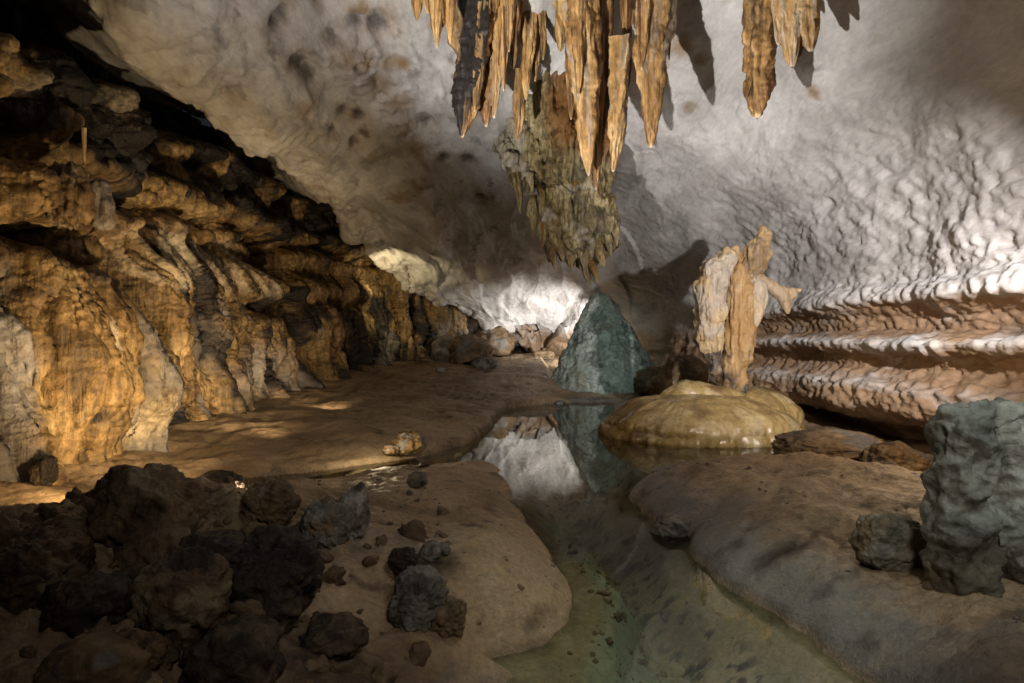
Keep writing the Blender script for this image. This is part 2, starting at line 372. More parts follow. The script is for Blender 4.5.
# skin detail along the true normals
N2 = grid_normals(P); N2 *= np.sign(np.sum(N2 * Nv, axis=2, keepdims=True))
q = P.reshape(-1, 3)
d2 = 0.012 * fbm(q * 6, 3, 101) + 0.010 * leftm * ridged(q * [6, 2.5, 6], 2, 103) + lipw * 0.05 * ridged(q * 3, 3, 104)
# rubble-rough faces of the ledges and the pocked band above them, on the already stepped wall
w1, w2 = worley(q * 2.6 + .4 * np.stack([noise(q * 2, 27), noise(q * 2, 28), noise(q * 2, 29)], 1), 14)
w3, w4 = worley(q * 6 + 3, 48)
d2 = d2 + ledmask * (.05 * fbm(q * 1.6, 4, 17) + .03 * ridged(q * 3.2, 4, 15) + .028 * fbm(q * 8, 3, 50) - .09 * (1 - np.clip(w1 * 1.1, 0, 1)) * sst(1.55, 1.0, Z_) - .045 * (1 - np.clip(w3 * 1.2, 0, 1)))
d2 = d2 + lowsc * (.04 * fbm(q * 2.4, 5, 42) + .02 * ridged(lin * [1.4, 1.1, 1.4], 4, 43) - .018 * (1 - np.clip(w1 * 1.1, 0, 1)))
P = (q + N2.reshape(-1, 3) * d2[:, None]).reshape(P.shape)
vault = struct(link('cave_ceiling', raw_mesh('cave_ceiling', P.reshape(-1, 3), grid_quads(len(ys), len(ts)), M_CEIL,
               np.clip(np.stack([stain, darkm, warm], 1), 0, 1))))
VP = P.copy()
def roof_z(x, y):
    """height of the roof over (x, y)"""
    k = np.argmin(np.abs(ys - y)); row = VP[k]; m = (ts > 0.14) & (ts < 0.86)
    return float(np.interp(x, row[m, 0], row[m, 2]))
del q

# ------------------------------------------------------------------ left wall
path = np.array([(-5.6, -7), (-5.6, -2), (-5.5, 2), (-5.5, 5), (-5.6, 8), (-5.8, 11), (-6.0, 14), (-6.1, 17), (-5.9, 20), (-5.2, 22.4), (-3.8, 24.2), (-2.3, 25.8), (-1.3, 27.4), (-0.9, 29.5), (-0.8, 32)], float)
ln = np.concatenate([[0], np.cumsum(np.linalg.norm(np.diff(path, axis=0), axis=1))])
nS = 640
nS = 880; s0 = ln[-1] * .29; tt_ = np.linspace(0, 1, nS - 30)
ss = np.concatenate([np.linspace(0, s0, 30, endpoint=False), s0 + (ln[-1] - s0) * (np.exp(1.3 * tt_) - 1) / (math.exp(1.3) - 1)])
bx = np.stack([cubic(ln, path[:, 0], ss), cubic(ln, path[:, 1], ss)], 1); bx[:, 0] -= .4 * sst(22, 17, bx[:, 1])
tg = np.gradient(bx, axis=0); tg /= np.linalg.norm(tg, axis=1)[:, None]
nin = np.stack([tg[:, 1], -tg[:, 0]], 1)                     # into the cave
zs = np.linspace(-0.6, 8.3, 520)
SS, ZZ = np.meshgrid(ss, zs, indexing='ij')
YY = np.repeat(bx[:, 1:2], len(zs), 1)
q = np.stack([np.repeat(bx[:, 0:1], len(zs), 1), YY, ZZ], -1).reshape(-1, 3)
s_, z_, y_ = SS.ravel(), ZZ.ravel(), YY.ravel()
zw = z_ + 0.25 * noise(np.stack([s_ * 0.45, z_ * 0.3, 0 * s_], 1), 201) + 0.10 * noise(np.stack([s_ * 1.6, z_ * 1.2, 0 * s_ + 3], 1), 202)
zw = zw - 0.055 * np.clip(y_ - 9, 0, 14)                     # beds climb away from us
prof = cubic([-1, 0.0, 0.35, 0.9, 1.8, 2.6, 2.95, 3.3, 3.62, 3.85, 4.05, 4.16, 4.28, 4.45, 4.6, 4.8, 5.2, 5.45, 5.62, 5.9, 6.4, 7.0, 8.5],
             [1.0, 0.85, 0.68, 0.56, 0.36, 0.14, 0.03, -0.16, -0.30, -0.60, -0.50, -0.10, 0.06, 0.08, -0.02, -0.12, -0.22, -0.10, -0.6, -2.0, -2.8, -3.0, -3.2], zw)
d = prof.copy()
d += 0.28 * fbm(q * [0.5, 0.5, 0.6], 3, 205)
pano = sst(9.6, 10.2, y_) * sst(18.5, 15, y_) * sst(3.75, 3.4, zw)        # the draped curtain
lowm = sst(2.9, 2.2, zw)
# vertical drapes that swing sideways over the bulge
bend = 0.42 * np.tanh((zw - 2.7) * 3) + 0.5 * noise(np.stack([s_ * 0.35, z_ * 0.5, s_ * 0], 1), 207) + 0.45 * lowm * (2.4 - zw)
u1 = s_ + bend * 0.55
dr = ridged(np.stack([u1 * 3.0, z_ * 0.22, 0 * s_], 1), 3, 211)
dr2 = ridged(np.stack([u1 * 9.0, z_ * 0.4, 0 * s_ + 5], 1), 2, 212)
curt = (0.16 * dr + 0.09 * dr2)
d += pano * (curt * (0.55 + 0.45 * sst(2.2, 2.8, zw)) + 0.07 * bump1(zw, 2.72, 0.22))
d += pano * lowm * (0.07 * ridged(np.stack([u1 * 3.2, z_ * 2.2 + u1 * 1.5, 0 * s_], 1), 4, 214))
# standing columns, drapes and wrinkled flows elsewhere
oth = 1 - pano
mid = sst(4.1, 3.7, zw)
sway = s_ + .25 * noise(np.stack([s_ * .5, z_ * .6, 0 * s_ + 4], 1), 225)
c1, c2 = worley(np.stack([sway * .85, z_ * .14 + 3, 0 * s_ + .5], 1), 226)
d += mid * oth * (.85 * (sst(0, .45, c2 - c1) - .55) + .18 * (1 - c1))
k1, k2 = worley(np.stack([sway * 2.6 + .3 * noise(q * 1.5, 227), z_ * .32, 0 * s_ + .5], 1), 228)
d += mid * oth * .25 * (sst(0, .5, k2 - k1) - .5)
vb = ridged(np.stack([sway * 4.5, z_ * .5, s_ * 0 + 9], 1), 3, 217)
hb = ridged(np.stack([s_ * 1.6, z_ * 6.5 + 1.6 * noise(q * 1.1, 216), s_ * 0 + 2], 1), 3, 215)
d += oth * mid * (+.085 * vb + .02 * hb * sst(.0, .4, noise(q * .8, 229)) + .10 * ridged(np.stack([sway * 8.5, z_ * .55, s_ * 0 + 2], 1), 2, 218))
k1, k2 = worley(np.stack([u1 * 1.9, z_ * .25, 0 * s_ + .5], 1), 230)
d += pano * .38 * (sst(0, .5, k2 - k1) - .5)
f1, f2 = worley(q * [.9, .75, 1.1] + .3 * np.stack([noise(q, 233), noise(q, 234), noise(q, 235)], 1), 236)
d += (1 - mid) * (.34 * (sst(0, .4, f2 - f1) - .55) + .15 * ridged(q * [1.2, 1.0, 1.3], 4, 219) - .1 + .12 * fbm(q * [2.4, 2.2, 1.2], 4, 220))
darkm = np.zeros(len(q)); greym = np.zeros(len(q)); palem = np.zeros(len(q))
def wall_uv(px, py, X=-5.7):
    Y = X * F / (px - CX); return Y, CAMZ + (CY - py) / F * Y
def spot(px, py, wpx, hpx, depth, dk=0.0, gr=0.0, pl=0.0, pw=2.0):
    global d, darkm, greym, palem
    Y, z = wall_uv(px, py); k = Y / F
    # width along the wall foreshortens
    wy = wpx * Y / (CX - px); 
    e = np.exp(-(np.abs((y_ - Y) / wy) ** pw + np.abs((z_ - z) / (hpx * k)) ** pw))
    e[s_ > ln[-1] * 0.8] = 0
    d += depth * e
    darkm = np.maximum(darkm, dk * e); greym = np.maximum(greym, gr * e); palem = np.maximum(palem, pl * e)
# caves and alcoves (real hollows)
spot(134, 285, 21, 48, -2.4, pw=3); spot(143, 345, 14, 50, -1.7, pw=3); spot(310, 268, 30, 14, -1.0); spot(152, 385, 11, 38, -1.0)
spot(60, 245, 42, 20, -1.9, pw=3); spot(40, 140, 55, 22, -1.9, pw=3); spot(192, 128, 16, 40, -2.6, pw=4); spot(100, 105, 15, 32, -2.2, pw=3)
spot(20, 80, 10, 18, -.7); spot(280, 310, 28, 9, -0.55, pw=3); spot(330, 305, 25, 9, -0.5); spot(300, 345, 9, 22, -0.4); spot(345, 350, 14, 25, -0.35)
spot(60, 25, 70, 18, -1.3, pw=3); spot(140, 50, 40, 14, -1.4); spot(165, 205, 20, 8, -.4); spot(90, 180, 18, 10, -.6)
# standing bosses (real bulges)
spot(118, 330, 12, 62, 0.55, pw=3); spot(95, 400, 22, 60, 0.5); spot(70, 330, 16, 50, 0.25); spot(15, 185, 17, 34, 0.5, pw=3); spot(130, 100, 18, 34, 0.45, pw=4)
spot(75, 95, 16, 28, 0.35, pw=3); spot(30, 75, 14, 10, .5); spot(20, 250, 20, 12, .5); spot(90, 250, 17, 13, .6, pw=3); spot(168, 300, 9, 60, .25); spot(330, 330, 9, 40, 0.25)
spot(20, 400, 26, 60, 0.35); spot(40, 200, 8, 24, .35); spot(215, 205, 40, 16, .25)
# mineral colours, then shade painted into hollows and upper beds
spot(55, 335, 4, 18, 0, pl=.9); spot(120, 345, 4, 18, 0, pl=.8); spot(195, 250, 4, 25, 0, pl=.8); spot(95, 425, 16, 25, 0, pl=.7); spot(135, 375, 18, 45, 0, gr=.8)
spot(200, 345, 18, 40, 0, dk=.45, gr=.5); spot(260, 370, 35, 30, 0, gr=.75); spot(235, 385, 30, 25, 0, gr=.7); spot(195, 310, 8, 30, 0, dk=.6)
spot(90, 95, 16, 16, 0, gr=.6); spot(40, 85, 15, 12, 0, pl=.5); spot(130, 100, 14, 28, 0, pl=.45); spot(30, 60, 20, 10, 0, gr=.4); spot(240, 268, 30, 12, 0, pl=.45)
spot(60, 20, 80, 14, 0, dk=.75); spot(100, 105, 14, 30, 0, dk=.8); spot(192, 128, 14, 38, 0, dk=.8); spot(135, 290, 16, 45, 0, dk=.6); spot(280, 310, 26, 8, 0, dk=.6)  # black painted over the hollows to deepen their shade
darkm = np.maximum(darkm, 0.75 * sst(0.0, 0.5, fbm(q * [1.1, 1.1, 0.5], 5, 231, .6)) + .35 * sst(.1, .5, fbm(q * [3, 3, 1.2], 4, 237)) * sst(4.0, 3.5, z_) + .95 * sst(-.35, .12, fbm(q * [.9, .8, .7], 4, 238)) * sst(4.0, 4.6, zw))  # upper beds darkened in patches, their gloom put into colour; lower patches mineral
greym = np.maximum(greym, 0.7 * sst(0.05, 0.4, fbm(q * [0.8, 0.8, 0.4], 4, 232)) * sst(3.0, 2.0, z_))
palem = np.maximum(palem, pano * 0.5 * sst(0.6, 1.2, dr) * sst(2.2, 2.7, zw))
NI = np.repeat(np.concatenate([nin, np.zeros((len(ss), 1))], 1)[:, None], len(zs), 1).reshape(-1, 3)
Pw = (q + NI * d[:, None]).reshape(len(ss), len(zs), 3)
# sag: let overhanging beds droop a little
N2 = grid_normals(Pw); N2 *= np.sign(np.sum(N2 * NI.reshape(Pw.shape), axis=2, keepdims=True))
q = Pw.reshape(-1, 3)
d2 = 0.04 * ridged(q * [3.0, 3.0, 1.6], 4, 241) + 0.035 * ridged(q * [9, 9, 2.2], 3, 242) * sst(-.3, .3, noise(q * .8, 243)) + .015 * fbm(q * 14, 2, 244)
Pw = (q + N2.reshape(-1, 3) * d2[:, None]).reshape(Pw.shape)
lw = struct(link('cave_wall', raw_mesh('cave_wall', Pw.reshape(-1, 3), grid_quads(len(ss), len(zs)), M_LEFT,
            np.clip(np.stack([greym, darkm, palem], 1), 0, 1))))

# ------------------------------------------------------------------ floor
def poly(pts, z=0.0): return np.array([ground(a, b, z) for a, b in pts])
POOL = poly([(497, 416), (510, 408), (560, 403), (600, 402), (612, 404), (613, 425), (630, 440), (656, 448), (652, 462), (664, 476), (640, 488), (628, 497), (640, 512), (660, 527),
             (688, 537), (693, 560), (722, 584), (763, 608), (796, 634), (830, 660), (862, 686), (910, 730), (960, 800),
             (440, 800), (455, 730), (490, 694), (520, 676), (499, 664), (549, 648), (570, 620), (570, 595), (553, 549), (537, 532), (512, 495), (501, 470), (487, 463), (465, 464),
             (430, 470), (385, 474), (330, 482), (270, 490), (215, 497), (180, 490), (215, 482), (270, 476), (330, 470), (385, 463), (430, 455), (470, 443), (490, 430)])
TRENCH = poly([(640, 447), (700, 452), (760, 457), (850, 467), (945, 481), (1010, 500), (1100, 530)], 0.42)
def seg_dist(x, y, pts, closed=True):
    n = len(pts); dm = np.full(x.shape, 1e9)
    for k in range(n if closed else n - 1):
        ax, ay = pts[k]; bx_, by_ = pts[(k + 1) % n]
        vx, vy = bx_ - ax, by_ - ay; t = np.clip(((x - ax) * vx + (y - ay) * vy) / (vx * vx + vy * vy + 1e-12), 0, 1)
        dm = np.minimum(dm, (x - ax - t * vx) ** 2 + (y - ay - t * vy) ** 2)
    return np.sqrt(dm)
def inside(x, y, pts):
    c = np.zeros(x.shape, bool); n = len(pts)
    for k in range(n):
        ax, ay = pts[k]; bx_, by_ = pts[(k + 1) % n]
        if ay == by_: continue
        m = ((ay > y) != (by_ > y)) & (x < (bx_ - ax) * (y - ay) / (by_ - ay) + ax); c ^= m
    return c
def floor_h(x, y):
    x = np.asarray(x, float); y = np.asarray(y, float); sh = x.shape; x = x.ravel(); y = y.ravel()
    p2 = np.stack([x, y, 0 * x], 1)
    wob = 0.10 * noise(p2 * 1.3, 301) + 0.035 * noise(p2 * 5, 302)
    dd = seg_dist(x, y, POOL); ins = inside(x, y, POOL)
    sd = np.where(ins, -dd, dd) + wob * np.clip(np.where(ins, 0.5, 1), 0, 1) * sst(1.5, 4, y + 1.5)
    # land
    right = sst(-0.1, 0.5, x - np.interp(y, [2, 3.2, 4.2, 6, 8, 11, 17], [0.8, 0.6, 0.5, 0.8, 0.9, 1.0, 1.2]))
    bankR = 0.24 * (1 - np.exp(-np.clip(sd, 0, 9) / 0.16)) + 0.10 * np.clip(sd, 0, 1.8)
    bankR = bankR * (1 - .8 * sst(13.5, 16, y))
    bankL = 0.05 + 0.40 * (1 - np.exp(-np.clip(sd, 0, 9) / 0.75)) * (1 - .6 * sst(-2.3, -3.4, x)) * (1 - .62 * sst(5.0, 6.6, y))
    h = bankR * right + bankL * (1 - right) * sst(0, 0.15, sd)
    far = sst(8.5, 11, y) * (1 - right)
    h = h * (1 - far) + far * (0.05 + .13 * (1 - np.exp(-np.clip(sd, 0, 9) / .1)) + 0.10 * sst(0, 2.5, sd) + 0.85 * sst(13, 28, y) * sst(0, 3, sd))
    h = np.where(y > 16, np.maximum(h, 0.02 + 0.95 * sst(16.5, 28, y) * sst(0, 2.5, sd)), h)
    # rise toward the left wall
    h += 0.12 * sst(-4.2, -6.0, x) + 0.08 * sst(-2.0, -4.5, x) * sst(9, 6, y)
    # rubble heap, left foreground
    h += 0.22 * np.exp(-((x + 2.2) / 1.3) ** 2 - ((y - 3.2) / 1.0) ** 2) + 0.12 * np.exp(-((x + 3.0) / 1.0) ** 2 - ((y - 4.6) / 0.7) ** 2)
    # humps of the mud bank
    h += 0.13 * np.exp(-((x + 0.15) / 0.35) ** 2 - ((y - 4.1) / 0.6) ** 2) * sst(0, 0.4, sd)
    # slab: slopes and the trench behind it
    tz = np.interp(x, TRENCH[:, 0], TRENCH[:, 1])
    beh = sst(-0.05, 0.45, y - tz + 0.12 * noise(p2 * 1.7, 305)) * sst(1.0, 1.7, x) * sst(15.0, 12.8, y)
    h = h * (1 - beh) + beh * (-0.12 + 0.2 * noise(p2 * 0.9, 306))
    h += right * (1 - beh) * sst(0.2, 1, sd) * (0.10 * noise(p2 * [0.9, 1.4, 1], 307) + 0.06 * sst(3.0, 6.0, y))
    # relief
    rel = np.clip(sd, 0, 0.4) / 0.4
    h += rel * (0.075 * fbm(p2 * 1.1, 4, 311) + 0.022 * ridged(p2 * [3, 5, 1], 4, 312) + 0.008 * fbm(p2 * 12, 3, 313))
    rub = np.exp(-((x + 2.6) / 1.7) ** 4 - ((y - 3.4) / 1.5) ** 4)
    h += rub * (0.10 * ridged(p2 * 2.3, 4, 314))
    shore = sst(0.0, 0.05, sd) * (1 - right) * (1 - sst(0.05, 0.2, sd)); h += 0.012 * shore
    # pool bed: shelves by the shore, a weedy hollow in the middle
    wd = np.clip(-sd, 0, 3)
    ctrx = np.interp(y, [2, 3, 4, 5, 6.5, 9, 14], [.75, .62, .62, .55, .45, .55, 1.3])
    off = x - ctrx
    bed = -0.04 - 0.10 * sst(0, .25, wd) - 0.40 * sst(.18, .6, wd + .10 * noise(p2 * 2.2, 325)) + 0.06 * fbm(p2 * 1.6, 4, 321)
    w1, w2 = worley(p2 * 3.2, 326)
    bed += 0.16 * np.exp(-(off / 0.38) ** 2) * sst(6.5, 5.0, y) + sst(.25, .6, wd) * (.10 * (1 - np.clip(w1 * 1.5, 0, 1)) + .045 * ridged(p2 * 7, 4, 322))
    bed = np.minimum(bed, -0.02)
    h = np.where(sd < 0, bed, np.maximum(h, np.where(beh > 0.5, -0.3, 0.006)) * sst(0, 0.03, sd) + -0.02 * (1 - sst(0, 0.03, sd)))
    return h.reshape(sh), sd.reshape(sh), right.reshape(sh)
fy = np.concatenate([np.linspace(-7, 1.3, 24, endpoint=False), 1.3 * (30.5 / 1.3) ** np.linspace(0, 1, 560)])
fu = np.linspace(-1, 1, 620)
hw = np.clip(1.02 * fy + 0.8, 2.2, 9.5)
hw = np.maximum.accumulate(hw); hw[fy < 1.3] = 6
FX = fu[None, :] * np.where(fy < 1.3, 7.5, np.maximum(hw, 2.6))[:, None]
FY = np.repeat(fy[:, None], len(fu), 1)
FZ, SD, RT = floor_h(FX, FY)
fq = np.stack([FX.ravel(), FY.ravel(), FZ.ravel()], 1)
sdv = SD.ravel(); x, y = fq[:, 0], fq[:, 1]
p2 = fq * [1, 1, 0]
grey = 0.75 * RT.ravel() * sst(0.75, 0.15, sdv) * sst(0, .04, sdv) + 0.35 * sst(0.1, 0.5, fbm(p2 * 1.2, 4, 331)) * sst(6, 4, y)
dk = 0.5 * sst(0.25, 0.6, fbm(p2 * 2.5, 4, 332)) * sst(0, .1, sdv)
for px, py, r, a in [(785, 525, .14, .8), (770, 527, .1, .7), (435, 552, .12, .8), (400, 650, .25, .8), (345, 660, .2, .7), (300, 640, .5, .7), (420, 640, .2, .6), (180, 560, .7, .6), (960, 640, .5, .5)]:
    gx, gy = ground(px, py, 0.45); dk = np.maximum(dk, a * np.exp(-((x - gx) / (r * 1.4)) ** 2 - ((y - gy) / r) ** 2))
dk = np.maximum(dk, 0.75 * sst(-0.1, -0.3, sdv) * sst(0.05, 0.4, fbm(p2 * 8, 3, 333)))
cx_ = np.interp(y, [2, 3, 4, 5, 6.5, 9, 14], [.75, .62, .62, .55, .45, .55, 1.3])
wet = 0.8 * np.exp(-((x - cx_) / .42) ** 2) * sst(-.1, -.3, sdv) * sst(9, 6, y)
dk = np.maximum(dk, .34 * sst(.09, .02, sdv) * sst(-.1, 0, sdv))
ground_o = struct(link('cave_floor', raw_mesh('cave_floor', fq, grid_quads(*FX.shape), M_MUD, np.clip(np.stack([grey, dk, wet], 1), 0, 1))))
def fz(x, y): return float(floor_h(np.array([x]), np.array([y]))[0][0])

# ------------------------------------------------------------------ water
m = bpy.data.materials.new('clear_pool_water'); m.use_nodes = True
nt = m.node_tree; N = nt.nodes; L = nt.links; N.remove(N['Principled BSDF'])
tr = N.new('ShaderNodeBsdfTransparent'); tr.inputs[0].default_value = (0.80, 0.86, 0.78, 1)
gl = N.new('ShaderNodeBsdfGlossy'); gl.inputs['Roughness'].default_value = 0.015; gl.inputs[0].default_value = (0.95, 0.97, 0.95, 1)
fr = N.new('ShaderNodeFresnel'); fr.inputs[0].default_value = 1.33
mx = N.new('ShaderNodeMixShader'); pw_ = N.new('ShaderNodeMath'); pw_.operation = 'POWER'; pw_.inputs[1].default_value = 1.0; L.new(fr.outputs[0], pw_.inputs[0]); L.new(pw_.outputs[0], mx.inputs[0]); L.new(tr.outputs[0], mx.inputs[1]); L.new(gl.outputs[0], mx.inputs[2])
nz_ = N.new('ShaderNodeTexNoise'); nz_.inputs['Scale'].default_value = 1.7; nz_.inputs['Detail'].default_value = 3
g_ = N.new('ShaderNodeNewGeometry'); L.new(g_.outputs['Position'], nz_.inputs['Vector'])
bp = N.new('ShaderNodeBump'); bp.inputs['Strength'].default_value = 0.05; bp.inputs['Distance'].default_value = 0.02
L.new(nz_.outputs['Fac'], bp.inputs['Height']); L.new(bp.outputs[0], gl.inputs['Normal'])
L.new(mx.outputs[0], N['Material Output'].inputs['Surface'])
wxs = np.linspace(-5.5, 5.5, 12); wys = np.linspace(-2, 19, 12)
WX, WY = np.meshgrid(wxs, wys, indexing='ij')
wq = grid_quads(12, 12)
water = struct(link('water', raw_mesh('water', np.stack([WX.ravel(), WY.ravel(), 0 * WX.ravel()], 1), wq, m)))

# ------------------------------------------------------------------ stalactites
def stalactite(px, ytip, Y, wpx, label, top=None, bendx=0.0, seed=0, flutes=5, power=0.8, lump=0.25, mat=M_STAL, ragged=0.0, dark=0.0, red=0.0, pale=0.0, depth=0.8, name='stalactite', group='stalactites hanging from the roof', parent=None, x0=None):
    """hangs from the roof down to a tip measured in the photo; wpx is its width near the picture's top"""
    tip = at(px, ytip, Y); k = Y / F
    bxp = tip[0] - bendx * k if x0 is None else (x0 - CX) * k
    zt = (roof_z(bxp, Y) + 0.25) if top is None else at(px, top, Y)[2]
    Lh = zt - tip[2]; nr = int(np.clip(Lh / 0.016, 40, 190)); ns = 40
    u = np.linspace(0, 1, nr)[:, None]; a = np.linspace(0, 2 * math.pi, ns, endpoint=False)[None, :]
    r0 = wpx * k * 0.5
    z = zt - Lh * u + 0 * a
    base = np.concatenate([np.ones((nr, 1))], 1)
    vis = np.clip((z - tip[2]) / max(0.3, (at(px, 0, Y)[2] - tip[2]) if top is None else Lh), 0, 1.6)
    prof = r0 * np.where(vis < 1, vis ** power, 1 + 0.45 * (vis - 1))
    c = np.stack([np.cos(a) + 0 * u, np.sin(a) + 0 * u, z * 0 + u * Lh * 0.9], -1).reshape(-1, 3) + seed * 13.7
    n1 = fbm(c * [0.9, 0.9, 1.3], 3, 400 + seed).reshape(nr, ns)
    n2 = ridged(c * [1.8, 1.8, 0.7], 3, 410 + seed).reshape(nr, ns)
    n3 = fbm(c * [2.6, 2.6, 6], 4, 420 + seed).reshape(nr, ns)
    kf1, kf2 = worley(c * [2.3, 2.3, 4.2], 425 + seed)
    n4 = (1 - np.clip(kf1 * 1.2, 0, 1)).reshape(nr, ns)
    ph = 2.2 * noise(np.stack([u[:, 0] * 2.2, 0 * u[:, 0] + seed, 0 * u[:, 0]], 1), 5)[:, None]
    fl = np.cos(flutes * a + ph * 2 + 1.5 * np.sin(a + seed))
    r = prof * (1 + lump * 1.7 * n1 + 0.24 * (n2 - 0.7) + 0.11 * fl + 0.15 * n3 + .26 * n4 * sst(.9, .2, vis)) + 0.006
    if parent is not None: r *= .55 + .45 * sst(0, .4, u)
    if ragged:
        r *= 1 + ragged * np.clip(ridged(c * [1.5, 1.5, 4.5], 3, 430 + seed).reshape(nr, ns), -1, 1) * np.clip(1.4 * (u - 0.2), 0, 1)
    r = np.maximum(r, 0.004)
    sp = noise(np.stack([u[:, 0] * 2.5, 0 * u[:, 0] + seed * 3.3, 0 * u[:, 0] + .5], 1), 6)[:, None]
    x = bxp + (tip[0] - bxp) * (u ** 1.5) + 0.35 * r0 * sp * (1 - u) * u * 4 + r * np.cos(a)
    y = Y + 0.3 * r0 * sp * u + depth * r * np.sin(a) + (0 if parent is None else .5 * (1 - u) ** 1.6)
    V = np.stack([x + 0 * z, y + 0 * z, z], -1).reshape(-1, 3)
    V = np.concatenate([V, [[tip[0], Y, tip[2] - 0.015]]])
    Q = grid_quads(nr, ns, True)
    lastc = (nr - 1) * ns; tipi = len(V) - 1
    j = np.arange(ns); cap = np.stack([lastc + j, lastc + (j + 1) % ns, np.full(ns, tipi), np.full(ns, tipi)], 1)
    org = np.array([bxp, Y, zt]) if parent is None else np.zeros(3)
    mesh = bpy.data.meshes.new(name)
    mesh.from_pydata((V - org).tolist(), [], Q[:, ::-1].tolist() + [(int(b), int(a_), int(t)) for a_, b, t, _ in cap])
    mesh.polygons.foreach_set('use_smooth', np.ones(len(mesh.polygons), bool))
    mesh.materials.append(mat)
    cc = np.concatenate([c, c[-1:]]); uu = np.concatenate([(u + 0 * a).ravel(), [1]]); aa = np.concatenate([(a + 0 * u).ravel(), [0]])
    st = fbm(cc * [1.5, 1.5, 0.35], 3, 440 + seed)
    paint(mesh, R=red + 0.8 * sst(0.1, 0.6, st), G=dark * sst(-0.2, 0.3, st + 0.3 * np.cos(aa - 4.2)) + 0.65 * sst(0.15, 0.5, -st),
          B=pale * sst(-0.1, 0.4, -st) + 0.6 * sst(0.97, 1.0, uu))
    mesh.update()
    o = link(name, mesh, parent)
    if parent is None:
        o.location = org; tag(o, label, 'stalactite', group)
    return o
